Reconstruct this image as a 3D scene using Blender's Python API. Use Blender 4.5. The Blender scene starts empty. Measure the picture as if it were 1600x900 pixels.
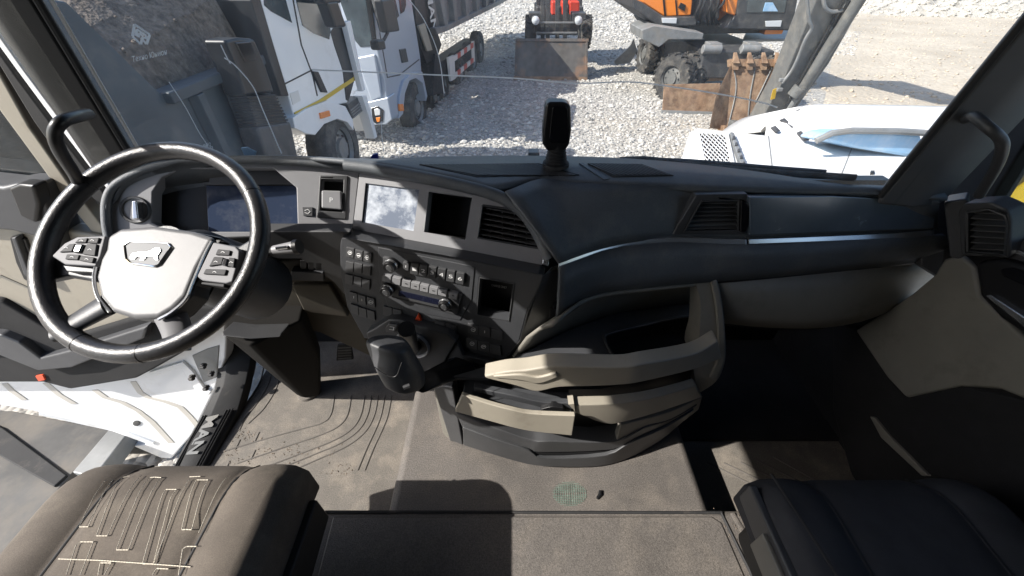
import bpy, bmesh, math, random
from mathutils import Vector as V, Matrix
from mathutils.geometry import tessellate_polygon
R = math.radians
random.seed(7)
SC = bpy.context.scene
COL = SC.collection
# ------------------------------------------------------------------ camera, sky, sun, exposure
CAM = V((0, 0, 1.45)); PITCH = R(40.0); FPX = 620.0
cd = bpy.data.cameras.new('camera'); co = bpy.data.objects.new('camera', cd); COL.objects.link(co)
co.location = CAM; co.rotation_euler = (R(90) - PITCH, 0, 0)
cd.sensor_width = 36; cd.lens = 36 * FPX / 1600; cd.clip_start = 0.02; cd.clip_end = 2000
SC.camera = co
LIGHT = V((0.70, 0.215, -0.60)).normalized()          # the way the sunlight travels
W = bpy.data.worlds.new('World'); SC.world = W; W.use_nodes = True
wn = W.node_tree.nodes; wl = W.node_tree.links
sky = wn.new('ShaderNodeTexSky'); sky.sky_type = 'NISHITA'; sky.sun_disc = False
sky.sun_elevation = math.asin(-LIGHT.z); sky.sun_rotation = math.atan2(-LIGHT.x, -LIGHT.y)
sky.dust_density = 1.5
bg = wn['Background']; bg.inputs['Strength'].default_value = 0.15
wl.new(sky.outputs[0], bg.inputs[0])
sd = bpy.data.lights.new('sun', 'SUN'); so = bpy.data.objects.new('sun', sd); COL.objects.link(so)
sd.energy = 5.0; sd.angle = R(0.5); sd.color = (1, .955, .89)
so.rotation_euler = LIGHT.to_track_quat('-Z', 'Y').to_euler()
SC.view_settings.view_transform = 'Standard'; SC.view_settings.look = 'None'
SC.view_settings.exposure = 0.80; SC.view_settings.gamma = 1.0
SC.render.engine = 'CYCLES'
SC.cycles.max_bounces = 10; SC.cycles.transparent_max_bounces = 16
SC.cycles.diffuse_bounces = 5; SC.cycles.glossy_bounces = 4
SC.cycles.caustics_reflective = False; SC.cycles.caustics_refractive = False
SC.cycles.sample_clamp_indirect = 6

# ------------------------------------------------------------------ geometry helpers
CT, ST = math.cos(PITCH), math.sin(PITCH)
def ray(px, py):
    x = (px - 800) / FPX; y = (450 - py) / FPX
    return V((x, CT + ST * y, -ST + CT * y))
def uY(px, py, y): d = ray(px, py); return CAM + d * (y / d.y)
def uX(px, py, x): d = ray(px, py); return CAM + d * (x / d.x)
def uZ(px, py, z): d = ray(px, py); return CAM + d * ((z - CAM.z) / d.z)
def uT(px, py, t): return CAM + ray(px, py) * t
def plane(a, b, c):
    a, b, c = V(a), V(b), V(c); n = (b - a).cross(c - a).normalized()
    if n.dot(CAM - a) < 0: n = -n
    return (a, n)
def off(pl, d): return (pl[0] + pl[1] * d, pl[1])
def uP(px, py, pl, d=0.0):
    p0 = pl[0] + pl[1] * d; r = ray(px, py)
    return CAM + r * ((p0 - CAM).dot(pl[1]) / r.dot(pl[1]))
def onp(pts, pl, d=0.0): return [uP(x, y, pl, d) for x, y in pts]
def catmull(pts, n=6, closed=False):
    pts = [V(p) for p in pts]; out = []; m = len(pts)
    rng = range(m if closed else m - 1)
    for i in rng:
        p1 = pts[i]; p2 = pts[(i + 1) % m]
        p0 = pts[i - 1] if (i > 0 or closed) else p1 * 2 - p2
        p3 = pts[(i + 2) % m] if (i + 2 < m or closed) else p2 * 2 - p1
        for k in range(n):
            t = k / n; t2 = t * t; t3 = t2 * t
            out.append(.5 * ((2 * p1) + (p2 - p0) * t + (2 * p0 - 5 * p1 + 4 * p2 - p3) * t2 + (3 * p1 - p0 - 3 * p2 + p3) * t3))
    if not closed: out.append(pts[-1])
    return out
def resample(pts, n):
    pts = [V(p) for p in pts]; L = [0]
    for a, b in zip(pts, pts[1:]): L.append(L[-1] + (b - a).length)
    out = []; j = 0
    for i in range(n):
        s = L[-1] * i / (n - 1)
        while j < len(pts) - 2 and L[j + 1] < s: j += 1
        k = (s - L[j]) / max(1e-9, L[j + 1] - L[j]); out.append(pts[j].lerp(pts[j + 1], min(1, max(0, k))))
    return out
class MB:
    def __init__(s): s.v = []; s.f = []
    def add(s, vs, fs):
        o = len(s.v); s.v += [V(p) for p in vs]; s.f += [[i + o for i in f] for f in fs]; return s
    def loft(s, rings, closed=True, caps=True):
        n = len(rings[0]); vs = [p for r in rings for p in r]; fs = []
        for i in range(len(rings) - 1):
            for j in range(n if closed else n - 1):
                a = i * n + j; b = i * n + (j + 1) % n; fs.append([a, b, b + n, a + n])
        if caps and closed:
            fs.append(list(range(n))[::-1]); fs.append([(len(rings) - 1) * n + j for j in range(n)])
        return s.add(vs, fs)
    def prism(s, poly, vec):
        poly = [V(p) for p in poly]; vec = V(vec); return s.loft([poly, [p + vec for p in poly]])
    def prism_holes(s, outer, holes, vec):
        loops = [[V(p) for p in outer]] + [[V(p) for p in h] for h in holes]; vec = V(vec)
        flat = [p for l in loops for p in l]; n = len(flat)
        tris = tessellate_polygon(loops); fs = [list(t) for t in tris] + [[i + n for i in t][::-1] for t in tris]
        o = 0
        for l in loops:
            m = len(l)
            for j in range(m): a = o + j; b = o + (j + 1) % m; fs.append([a, b, b + n, a + n])
            o += m
        return s.add(flat + [p + vec for p in flat], fs)
    def box(s, c, size, ax=None):
        c = V(c); h = V(size) / 2; ax = ax or (V((1, 0, 0)), V((0, 1, 0)), V((0, 0, 1)))
        P = lambda a, b, d: c + ax[0] * h.x * a + ax[1] * h.y * b + ax[2] * h.z * d
        r = [[P(-1, -1, z), P(1, -1, z), P(1, 1, z), P(-1, 1, z)] for z in (-1, 1)]; return s.loft(r)
    def bb(s, x0, x1, y0, y1, z0, z1): return s.box(((x0 + x1) / 2, (y0 + y1) / 2, (z0 + z1) / 2), (x1 - x0, y1 - y0, z1 - z0))
    def tube(s, path, r, n=10, caps=True, flat=None):
        path = [V(p) for p in path]; rs = r if isinstance(r, (list, tuple)) else [r] * len(path); rings = []; up = None
        for i, p in enumerate(path):
            t = (path[min(i + 1, len(path) - 1)] - path[max(i - 1, 0)]).normalized()
            if up is None:
                up = V((0, 0, 1)) if abs(t.z) < .9 else V((1, 0, 0))
            u = (up - t * up.dot(t)).normalized(); w = t.cross(u); up = u
            k = flat or 1
            rings.append([p + u * math.cos(a) * rs[i] * k + w * math.sin(a) * rs[i] for a in [2 * math.pi * j / n for j in range(n)]])
        return s.loft(rings, True, caps)
    def lathe(s, prof, o, axis=(0, 0, 1), n=20, caps=True):
        o = V(o); t = V(axis).normalized(); u = t.orthogonal().normalized(); w = t.cross(u)
        rings = [[o + t * h + (u * math.cos(a) + w * math.sin(a)) * r for a in [2 * math.pi * j / n for j in range(n)]] for r, h in prof]
        return s.loft(rings, True, caps)
    def strip(s, top, bot, vec):                       # solid band between two polylines
        n = max(len(top), len(bot)); top = resample(top, n) if len(top) != n else [V(p) for p in top]
        bot = resample(bot, n) if len(bot) != n else [V(p) for p in bot]; vec = V(vec)
        return s.loft([[a, b, b + vec, a + vec] for a, b in zip(top, bot)])
    def grid(s, rows): return s.loft(rows, False, False)
    def ribbon(s, path, w):                            # flat band lying in the glass
        path = [V(p) for p in path]; rows = [[], []]
        for i, p in enumerate(path):
            t = (path[min(i + 1, len(path) - 1)] - path[max(i - 1, 0)]).normalized(); u = t.cross((CAM - p).normalized()).normalized() * w
            rows[0].append(p + u); rows[1].append(p - u)
        return s.grid(rows)
    def ico(s, c, r, rnd, sx=1, sy=1, sz=1):
        vs, fs = ICO; c = V(c)
        return s.add([c + V((p[0] * sx, p[1] * sy, p[2] * sz)) * r * rnd.uniform(.7, 1.25) for p in vs], fs)
g = (1 + 5 ** .5) / 2; q = (1 + g * g) ** .5
ICO = ([(a / q, b / q, c / q) for a, b, c in [(-1, g, 0), (1, g, 0), (-1, -g, 0), (1, -g, 0), (0, -1, g), (0, 1, g), (0, -1, -g), (0, 1, -g), (g, 0, -1), (g, 0, 1), (-g, 0, -1), (-g, 0, 1)]],
       [(0, 11, 5), (0, 5, 1), (0, 1, 7), (0, 7, 10), (0, 10, 11), (1, 5, 9), (5, 11, 4), (11, 10, 2), (10, 7, 6), (7, 1, 8), (3, 9, 4), (3, 4, 2), (3, 2, 6), (3, 6, 8), (3, 8, 9), (4, 9, 5), (2, 4, 11), (6, 2, 10), (8, 6, 7), (9, 8, 1)])
def rootloc(o):
    while o.parent: o = o.parent
    return V(o.location)
def build(name, mb, mat, parent=None, bevel=0, seg=2, smooth=35, solid=0, sub=0, loc=None):
    """one mesh object from a builder whose points are in world space"""
    org = rootloc(parent) if parent else V(loc or (0, 0, 0))
    me = bpy.data.meshes.new(name); me.from_pydata([p - org for p in mb.v], [], mb.f); me.update()
    bm = bmesh.new(); bm.from_mesh(me); bmesh.ops.recalc_face_normals(bm, faces=bm.faces); bm.to_mesh(me); bm.free()
    if smooth:
        me.polygons.foreach_set('use_smooth', [True] * len(me.polygons)); me.set_sharp_from_angle(angle=R(smooth))
    o = bpy.data.objects.new(name, me); COL.objects.link(o)
    if mat: me.materials.append(mat)
    if parent: o.parent = parent
    else: o.location = org
    if solid:
        m = o.modifiers.new('s', 'SOLIDIFY'); m.thickness = abs(solid); m.offset = -1 if solid > 0 else 1
    if bevel:
        m = o.modifiers.new('b', 'BEVEL'); m.width = bevel; m.segments = seg; m.limit_method = 'ANGLE'; m.angle_limit = R(32); m.harden_normals = bool(smooth)
    if sub:
        m = o.modifiers.new('d', 'SUBSURF'); m.levels = sub; m.render_levels = sub
    return o
def thing(name, label, cat, loc=(0, 0, 0), group=None):
    o = bpy.data.objects.new(name, None); COL.objects.link(o); o.location = loc; o.empty_display_size = .1
    o['label'] = label; o['category'] = cat
    if group: o['group'] = group
    return o
def tag(o, label, cat, group=None):
    o['label'] = label; o['category'] = cat
    if group: o['group'] = group
    return o
def struct(o): o['kind'] = 'structure'; return o
def panel(name, px, pl, d0, d1, mat, parent, bevel=.0015, holes=(), smooth=35):
    """solid plate in a plane: front face d0 above the plane, back face d1 below it"""
    mb = MB(); vec = pl[1] * (d1 - d0)
    outer = onp(px, pl, d0)
    if holes: mb.prism_holes(outer, [onp(h, pl, d0) for h in holes], vec)
    else: mb.prism(outer, vec)
    return build(name, mb, mat, parent, bevel, smooth=smooth)
def rect(cx, cy, w, h, sl=0.0, sk=0.0):
    """pixel quad: top/bottom edges slope sl, sides skew sk"""
    return [(cx + a * w / 2 - b * h / 2 * sk, cy + b * h / 2 + a * w / 2 * sl) for a, b in ((-1, -1), (1, -1), (1, 1), (-1, 1))]
_fonts = {}
def text_mb(txt, p00, p10, p11, p01, push=0.0, thick=0.0008, bold=0.0, n=None):
    """lettering between four world corners (lower left, lower right, upper right, upper left)"""
    cu = bpy.data.curves.new('t', 'FONT'); cu.body = txt; cu.resolution_u = 3; cu.offset = bold
    ob = bpy.data.objects.new('t', cu); COL.objects.link(ob)
    dg = bpy.context.evaluated_depsgraph_get(); me = bpy.data.meshes.new_from_object(ob.evaluated_get(dg))
    bpy.data.objects.remove(ob); bpy.data.curves.remove(cu)
    xs = [v.co.x for v in me.vertices]; ys = [v.co.y for v in me.vertices]
    x0, x1, y0, y1 = min(xs), max(xs), min(ys), max(ys); p00, p10, p11, p01 = V(p00), V(p10), V(p11), V(p01)
    nn = n or (p10 - p00).cross(p01 - p00).normalized()
    if nn.dot(CAM - p00) < 0: nn = -nn
    mb = MB(); vs = []
    for v in me.vertices:
        a = (v.co.x - x0) / (x1 - x0); b = (v.co.y - y0) / (y1 - y0)
        vs.append(p00.lerp(p10, a).lerp(p01.lerp(p11, a), b) + nn * push)
    mb.add(vs, [list(p.vertices) for p in me.polygons]); bpy.data.meshes.remove(me)
    return mb
def dup(root, loc, label=None, rotz=None):
    r = root.copy(); COL.objects.link(r); r.location = loc
    if rotz is not None: r.rotation_euler = (0, 0, rotz)
    if label: r['label'] = label
    for ch in list(root.children):
        c = ch.copy(); COL.objects.link(c); c.parent = r
        for g_ in ch.children:
            d = g_.copy(); COL.objects.link(d); d.parent = c
    return r

# ------------------------------------------------------------------ materials
def mat(name, col, rough=.5, metal=0, grain=0, gscale=900, var=0, vscale=6, col2=None, spec=.5, coat=0, emit=None, dirt=None, dscale=4, dlo=.5, dhi=.7, drough=None, speck=0, sscale=260):
    m = bpy.data.materials.new(name); m.use_nodes = True; n = m.node_tree.nodes; l = m.node_tree.links
    b = n['Principled BSDF']; c = (*col, 1); b.inputs['Base Color'].default_value = c
    b.inputs['Roughness'].default_value = rough; b.inputs['Metallic'].default_value = metal
    b.inputs['Specular IOR Level'].default_value = spec; b.inputs['Coat Weight'].default_value = coat; b.inputs['Coat Roughness'].default_value = .1
    tc = n.new('ShaderNodeTexCoord'); cur = None
    def noise(sc, det=4, ro=.6):
        t = n.new('ShaderNodeTexNoise'); t.inputs['Scale'].default_value = sc; t.inputs['Detail'].default_value = det; t.inputs['Roughness'].default_value = ro
        l.new(tc.outputs['Object'], t.inputs['Vector']); return t
    def ramp(src, lo, hi):
        r = n.new('ShaderNodeMapRange'); r.inputs['From Min'].default_value = lo; r.inputs['From Max'].default_value = hi; l.new(src, r.inputs['Value']); return r.outputs[0]
    def mix(fac, a, bb):
        x = n.new('ShaderNodeMix'); x.data_type = 'RGBA'; l.new(fac, x.inputs['Factor'])
        for s, k in ((a, 6), (bb, 7)):
            if isinstance(s, tuple): x.inputs[k].default_value = s
            else: l.new(s, x.inputs[k])
        return x.outputs[2]
    if var or col2:
        t = noise(vscale, 6); c2 = (*col2, 1) if col2 else tuple(min(1, k * (1 + var)) for k in col) + (1,)
        c1 = c if col2 else tuple(k * (1 - var) for k in col) + (1,)
        cur = mix(ramp(t.outputs['Fac'], .35, .65), c1, c2)
    if dirt:
        t = noise(dscale, 9, .68); f = ramp(t.outputs['Fac'], dlo, dhi); cur = mix(f, cur or c, (*dirt, 1))
        if drough:
            rr = n.new('ShaderNodeMapRange'); l.new(f, rr.inputs['Value']); rr.inputs['To Min'].default_value = rough; rr.inputs['To Max'].default_value = drough; l.new(rr.outputs[0], b.inputs['Roughness'])
    if speck:
        t = noise(sscale, 3, .7); r_ = n.new('ShaderNodeMapRange'); r_.inputs['From Min'].default_value = .3; r_.inputs['From Max'].default_value = .7
        r_.inputs['To Min'].default_value = 1 - speck; r_.inputs['To Max'].default_value = 1 + speck; l.new(t.outputs['Fac'], r_.inputs['Value'])
        x = n.new('ShaderNodeVectorMath'); x.operation = 'SCALE'; l.new(r_.outputs[0], x.inputs['Scale'])
        if cur: l.new(cur, x.inputs[0])
        else: x.inputs[0].default_value = col
        cur = x.outputs[0]
    if cur: l.new(cur, b.inputs['Base Color'])
    if grain:
        t = noise(gscale, 2); bp = n.new('ShaderNodeBump'); bp.inputs['Strength'].default_value = grain; bp.inputs['Distance'].default_value = .5 / gscale
        l.new(t.outputs['Fac'], bp.inputs['Height']); l.new(bp.outputs[0], b.inputs['Normal'])
    if emit: b.inputs['Emission Color'].default_value = (*emit[:3], 1); b.inputs['Emission Strength'].default_value = emit[3]
    return m
def glass_mat(name, tint=(.93, .96, .96), refl=1.0, dust=.03, dustcol=(.8, .8, .78)):
    m = bpy.data.materials.new(name); m.use_nodes = True; n = m.node_tree.nodes; l = m.node_tree.links; n.clear()
    out = n.new('ShaderNodeOutputMaterial'); tr = n.new('ShaderNodeBsdfTransparent'); tr.inputs[0].default_value = (*tint, 1)
    gl = n.new('ShaderNodeBsdfGlossy'); gl.inputs['Roughness'].default_value = .02
    fr = n.new('ShaderNodeFresnel'); fr.inputs['IOR'].default_value = 1.45
    mu = n.new('ShaderNodeMath'); mu.operation = 'MULTIPLY'; mu.inputs[1].default_value = refl; l.new(fr.outputs[0], mu.inputs[0])
    mx = n.new('ShaderNodeMixShader'); l.new(mu.outputs[0], mx.inputs[0]); l.new(tr.outputs[0], mx.inputs[1]); l.new(gl.outputs[0], mx.inputs[2])
    df = n.new('ShaderNodeBsdfTranslucent'); df.inputs[0].default_value = (*dustcol, 1)
    tc = n.new('ShaderNodeTexCoord'); mp = n.new('ShaderNodeMapping'); mp.inputs['Scale'].default_value = (5, 5, 1.2); l.new(tc.outputs['Object'], mp.inputs[0])
    t = n.new('ShaderNodeTexNoise'); t.inputs['Scale'].default_value = 4; t.inputs['Detail'].default_value = 8; l.new(mp.outputs[0], t.inputs['Vector'])
    r = n.new('ShaderNodeMapRange'); r.inputs['From Min'].default_value = .35; r.inputs['From Max'].default_value = .75; r.inputs['To Min'].default_value = dust * .5; r.inputs['To Max'].default_value = dust * 2
    l.new(t.outputs['Fac'], r.inputs['Value']); m2 = n.new('ShaderNodeMixShader'); l.new(r.outputs[0], m2.inputs[0]); l.new(mx.outputs[0], m2.inputs[1]); l.new(df.outputs[0], m2.inputs[2])
    l.new(m2.outputs[0], out.inputs[0]); return m
M = {}
M['dark'] = mat('dark_plastic', (.054, .056, .061), .42, grain=.6, speck=.12, sscale=500, var=.12, vscale=9, dirt=(.10, .095, .085), dscale=14, dlo=.62, dhi=.95)
M['soft'] = mat('soft_dash', (.088, .098, .110), .5, grain=.9, gscale=520, var=.12, dirt=(.17, .165, .155), dscale=9, dlo=.48, dhi=.85, speck=.18, sscale=420)
M['black'] = mat('black_plastic', (.010, .010, .011), .38, grain=.2, var=.2)
M['gloss'] = mat('gloss_black', (.006, .006, .008), .12, coat=.3)
M['grey'] = mat('grey_fascia', (.25, .25, .26), .45, grain=.2, var=.06, dirt=(.2, .19, .17), dscale=20, dlo=.6, dhi=.95)
M['mid'] = mat('mid_grey_plastic', (.06, .061, .064), .42, grain=.35, var=.1)
M['key'] = mat('key_plastic', (.085, .086, .09), .4, grain=.15, gscale=1500, var=.1)
M['silver'] = mat('satin_silver', (.62, .63, .65), .24, metal=.9, var=.05)
M['chrome'] = mat('chrome_trim', (.75, .76, .78), .12, metal=1)
M['beige'] = mat('beige_plastic', (.33, .30, .245), .5, grain=.4, gscale=700, var=.06, dirt=(.2, .17, .13), dscale=10, dlo=.58, dhi=.9)
M['greybeige'] = mat('grey_beige_plastic', (.20, .19, .165), .55, grain=.4, gscale=700, var=.08, dirt=(.1, .09, .07), dscale=8, dlo=.55, dhi=.9)
M['carpet'] = mat('door_carpet', (.012, .012, .013), .95, grain=1, gscale=500, var=.3)
M['leather'] = mat('black_leather', (.026, .026, .028), .27, grain=.6, gscale=420, var=.2, vscale=30, dirt=(.05, .048, .045), dscale=22, dlo=.55, dhi=.9)
M['white'] = mat('white_print', (.82, .82, .82), .5)
M['paint'] = mat('white_paint', (.80, .81, .82), .28, coat=.6, var=.02, dirt=(.55, .52, .47), dscale=5, dlo=.58, dhi=.85)
M['rubber'] = mat('rubber', (.018, .018, .019), .75, grain=.3, gscale=400, var=.25, dirt=(.12, .10, .085), dscale=9, dlo=.55, dhi=.85)
M['floor'] = mat('floor_rubber', (.135, .122, .106), .66, grain=1.0, gscale=420, var=.16, vscale=5, dirt=(.26, .225, .185), dscale=9, dlo=.48, dhi=.76, drough=.85, speck=.38, sscale=260)
M['tunnel'] = mat('tunnel_rubber', (.110, .099, .090), .55, grain=1.0, gscale=430, var=.14, vscale=4, dirt=(.185, .16, .135), dscale=7, dlo=.48, dhi=.85, drough=.75, speck=.42, sscale=280)
M['rib'] = mat('floor_groove', (.11, .10, .09), .8, grain=.5, var=.2)
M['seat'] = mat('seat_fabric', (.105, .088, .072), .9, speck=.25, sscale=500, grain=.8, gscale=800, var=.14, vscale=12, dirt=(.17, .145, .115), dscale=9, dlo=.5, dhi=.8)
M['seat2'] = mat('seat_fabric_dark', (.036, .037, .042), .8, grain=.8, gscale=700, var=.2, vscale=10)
M['seatside'] = mat('seat_side', (.018, .018, .019), .6, grain=.5, var=.2)
M['stitch'] = mat('stitching', (.72, .66, .55), .8)
M['amber'] = mat('hazard_red', (.75, .085, .025), .35)
M['screen'] = mat('blank_screen', (.035, .05, .09), .16, coat=.5, dirt=(.13, .14, .17), dscale=18, dlo=.5, dhi=.9)  # blue-grey tone and blotches are painted in place of reflections
M['screen2'] = mat('painted_sky_screen', (.17, .20, .26), .22, coat=.6, dirt=(.62, .66, .72), dscale=16, dlo=.42, dhi=.66, drough=.5)  # pale blotches in the colour stand in for a cloud reflection
M['lcd'] = mat('radio_display', (.012, .014, .03), .12, coat=.4)
M['logo'] = mat('emblem_plate', (.07, .075, .085), .55)
M['glass'] = glass_mat('windscreen_glass', (.96, .98, .98), .8, .055)
M['dglass'] = glass_mat('door_glass', (.62, .68, .68), 1.0, .03)
M['vglass'] = mat('vehicle_glass', (.045, .06, .065), .06, coat=1, var=.5, vscale=2.5)
M['pillar'] = mat('pillar_trim', (.075, .08, .088), .55, grain=.4, gscale=700, var=.1)
M['lining'] = mat('roof_lining', (.13, .125, .115), .95, grain=.5)
M['hubg'] = mat('hub_grey', (.14, .14, .145), .44, grain=.5, var=.08, spec=.4)
M['btn'] = mat('wheel_button', (.035, .035, .038), .62, spec=.25)
M['pod'] = mat('pod_silver', (.20, .20, .21), .6, metal=.0, spec=.3, var=.05)
M['lid'] = mat('glove_lid_satin', (.12, .155, .20), .22, metal=.4, coat=.6, var=.15, vscale=4, dirt=(.25, .27, .29), dscale=4, dlo=.55, dhi=.9, drough=.5)
M['matte'] = mat('matte_black', (.016, .015, .014), .85, spec=.15, grain=.4)
M['knee'] = mat('knee_shaded_beige', (.085, .075, .06), .7, spec=.25, grain=.4, var=.1)  # beige knee trim coloured darker, its shade is put into the colour
def vinyl(name, col):
    m = bpy.data.materials.new(name); m.use_nodes = True; n = m.node_tree.nodes; l = m.node_tree.links; n.clear()
    out = n.new('ShaderNodeOutputMaterial'); a = n.new('ShaderNodeBsdfTranslucent'); b = n.new('ShaderNodeBsdfDiffuse'); a.inputs[0].default_value = b.inputs[0].default_value = (*col, 1)
    x = n.new('ShaderNodeMixShader'); x.inputs[0].default_value = .35; l.new(a.outputs[0], x.inputs[1]); l.new(b.outputs[0], x.inputs[2]); l.new(x.outputs[0], out.inputs[0]); return m
M['crack'] = vinyl('crack_line', (.95, .95, .95)); M['decal'] = vinyl('white_vinyl', (.95, .95, .95))
M['mesh_patch'] = mat('green_mesh_stain', (.12, .17, .14), .8, var=.3, vscale=60)
# ------------------------------------------------------------------ outside materials
GZ = -1.45
M['gravelg'] = None
def ground_mat(name, c1, c2, c3, sc, bump):
    m = bpy.data.materials.new(name); m.use_nodes = True; n = m.node_tree.nodes; l = m.node_tree.links; b = n['Principled BSDF']
    b.inputs['Roughness'].default_value = .9; tc = n.new('ShaderNodeTexCoord')
    vo = n.new('ShaderNodeTexVoronoi'); vo.inputs['Scale'].default_value = sc; l.new(tc.outputs['Object'], vo.inputs['Vector'])
    no = n.new('ShaderNodeTexNoise'); no.inputs['Scale'].default_value = .35; no.inputs['Detail'].default_value = 8; l.new(tc.outputs['Object'], no.inputs['Vector'])
    bw = n.new('ShaderNodeSeparateColor'); l.new(vo.outputs['Color'], bw.inputs[0])
    m1 = n.new('ShaderNodeMix'); m1.data_type = 'RGBA'; l.new(bw.outputs[0], m1.inputs['Factor']); m1.inputs[6].default_value = (*c1, 1); m1.inputs[7].default_value = (*c2, 1)
    mr = n.new('ShaderNodeMapRange'); mr.inputs['From Min'].default_value = .45; mr.inputs['From Max'].default_value = .7; l.new(no.outputs['Fac'], mr.inputs['Value'])
    m2 = n.new('ShaderNodeMix'); m2.data_type = 'RGBA'; l.new(mr.outputs[0], m2.inputs['Factor']); l.new(m1.outputs[2], m2.inputs[6]); m2.inputs[7].default_value = (*c3, 1)
    l.new(m2.outputs[2], b.inputs['Base Color'])
    bp = n.new('ShaderNodeBump'); bp.inputs['Strength'].default_value = bump; bp.inputs['Distance'].default_value = .04; bp.invert = True
    l.new(vo.outputs['Distance'], bp.inputs['Height']); l.new(bp.outputs[0], b.inputs['Normal']); return m
M['gravelg'] = ground_mat('gravel_ground', (.27, .255, .235), (.44, .42, .385), (.38, .34, .28), 15, .8)
M['dirt'] = ground_mat('dirt_road', (.40, .345, .275), (.50, .44, .355), (.36, .31, .245), 9, .5)
def stone_mat():
    m = bpy.data.materials.new('crushed_stone'); m.use_nodes = True; n = m.node_tree.nodes; l = m.node_tree.links; b = n['Principled BSDF']
    b.inputs['Roughness'].default_value = .85; ge = n.new('ShaderNodeNewGeometry'); cr = n.new('ShaderNodeValToRGB')
    cr.color_ramp.elements[0].color = (.24, .23, .215, 1); cr.color_ramp.elements[1].color = (.60, .575, .53, 1)
    e = cr.color_ramp.elements.new(.5); e.color = (.40, .38, .35, 1)
    l.new(ge.outputs['Random Per Island'], cr.inputs[0]); l.new(cr.outputs[0], b.inputs['Base Color']); return m
M['stone'] = stone_mat()
M['soil'] = mat('brown_soil', (.15, .12, .095), .95, grain=1, gscale=25, var=.4, vscale=18, speck=.3, sscale=40)
M['tpaint'] = mat('truck_white', (.86, .86, .86), .3, coat=.5, dirt=(.70, .68, .64), dscale=3, dlo=.55, dhi=.85)
M['spaint'] = mat('truck_silver_blue', (.42, .47, .55), .32, metal=.25, coat=.5, dirt=(.45, .45, .45), dscale=3, dlo=.55, dhi=.85)
M['dbody'] = mat('dark_dump_body', (.060, .075, .088), .55, var=.15, vscale=3, dirt=(.15, .145, .135), dscale=3, dlo=.55, dhi=.85)
M['gbody'] = mat('grey_dump_body', (.19, .183, .175), .6, var=.2, vscale=3, dirt=(.24, .21, .175), dscale=3, dlo=.5, dhi=.8)
M['tyre'] = mat('tyre', (.028, .027, .026), .85, grain=.6, gscale=60, var=.3, dirt=(.15, .135, .115), dscale=5, dlo=.45, dhi=.75)
M['yellow'] = mat('yellow_stripe', (.62, .43, .04), .5)
M['orange'] = mat('orange_paint', (.80, .23, .025), .35, coat=.4, dirt=(.5, .2, .06), dscale=3, dlo=.6, dhi=.9)
M['orlamp'] = mat('orange_lens', (.85, .25, .03), .25, coat=.5)
M['steel'] = mat('grey_steel', (.22, .225, .225), .5, metal=.2, var=.15, dirt=(.28, .25, .21), dscale=5, dlo=.5, dhi=.8)
M['msteel'] = mat('machine_dark', (.05, .05, .052), .5, var=.2, dirt=(.16, .145, .125), dscale=5, dlo=.5, dhi=.85)
M['rust'] = mat('rusty_steel', (.19, .115, .068), .7, var=.35, vscale=7, dirt=(.36, .25, .16), dscale=6, dlo=.45, dhi=.75, grain=.5, gscale=40)
M['bucket'] = mat('worn_bucket', (.105, .095, .085), .55, metal=.2, var=.2, dirt=(.30, .155, .08), dscale=2.2, dlo=.52, dhi=.75)
M['arm'] = mat('arm_grey', (.115, .115, .11), .5, var=.15, dirt=(.22, .205, .18), dscale=5, dlo=.5, dhi=.8)
M['hose'] = mat('hose', (.02, .02, .02), .5)
M['red'] = mat('red_paint', (.55, .05, .025), .45, var=.1)
M['rwhite'] = mat('guard_white', (.72, .70, .66), .5)
M['mpaint'] = mat('dusty_machine_white', (.70, .69, .67), .55, var=.03, dirt=(.45, .42, .37), dscale=3.5, dlo=.5, dhi=.8)
M['blue'] = mat('blue_tarp', (.28, .48, .70), .4, dirt=(.5, .62, .75), dscale=6, dlo=.45, dhi=.75)
M['plate'] = mat('grey_mud_plate', (.085, .083, .080), .75, var=.25, vscale=3, dirt=(.16, .14, .115), dscale=2.5, dlo=.45, dhi=.7)
M['lens'] = mat('lamp_lens', (.6, .62, .64), .1, coat=1)
M['yplant'] = mat('machine_yellow', (.72, .45, .03), .4)
# ------------------------------------------------------------------ terrain
rnd = random.Random(3)
mb = MB(); mb.bb(-400, 400, -400, 800, GZ - .5, GZ); struct(build('gravel_ground', mb, M['gravelg'], smooth=0))
# dirt road sheet on the right
ed = [uZ(x, y, GZ + .004) for x, y in ((1290, 300), (1270, 215), (1290, 150), (1300, 90), (1330, 40), (1345, 0), (1330, -35))]
far = [V((60, p.y * 1.0 + 0, GZ + .004)) for p in ed]
mb = MB(); mb.grid([ed, far]); struct(build('dirt_road', mb, M['dirt'], smooth=0))
# stones
mb = MB(); cnt = 0
def stone(x, y, r, z=GZ):
    mb.ico((x, y, z + r * .25), r, rnd, rnd.uniform(.8, 1.4), rnd.uniform(.7, 1.2), rnd.uniform(.5, .8))
while cnt < 48000:
    y = 4.2 + 19 * rnd.random() ** 1.6; hw = y * .95 + 1.0
    x = rnd.uniform(-hw * .62, hw * .75)
    if x > 5.6 and y < 17: continue
    stone(x, y, (.010 + min(.045, rnd.expovariate(115))) * (1 + y * .022)); cnt += 1
for _ in range(9000):
    y = rnd.uniform(20, 48); x = rnd.uniform(-y * .5, y * .45)
    stone(x, y, rnd.uniform(.04, .10))
for _ in range(1500): stone(rnd.uniform(-2.6, -1.2), rnd.uniform(.1, 1.6), rnd.uniform(.02, .06))
o = build('crushed_stone', mb, M['stone'], smooth=0); o['kind'] = 'stuff'; tag(o, 'loose crushed grey stones covering the yard', 'gravel')
mb = MB()
for _ in range(6000):
    y = rnd.uniform(7.5, 30); x = rnd.uniform(6.5, 8 + y * .9); stone(x, y, .008 + min(.06, rnd.expovariate(70)))
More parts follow.
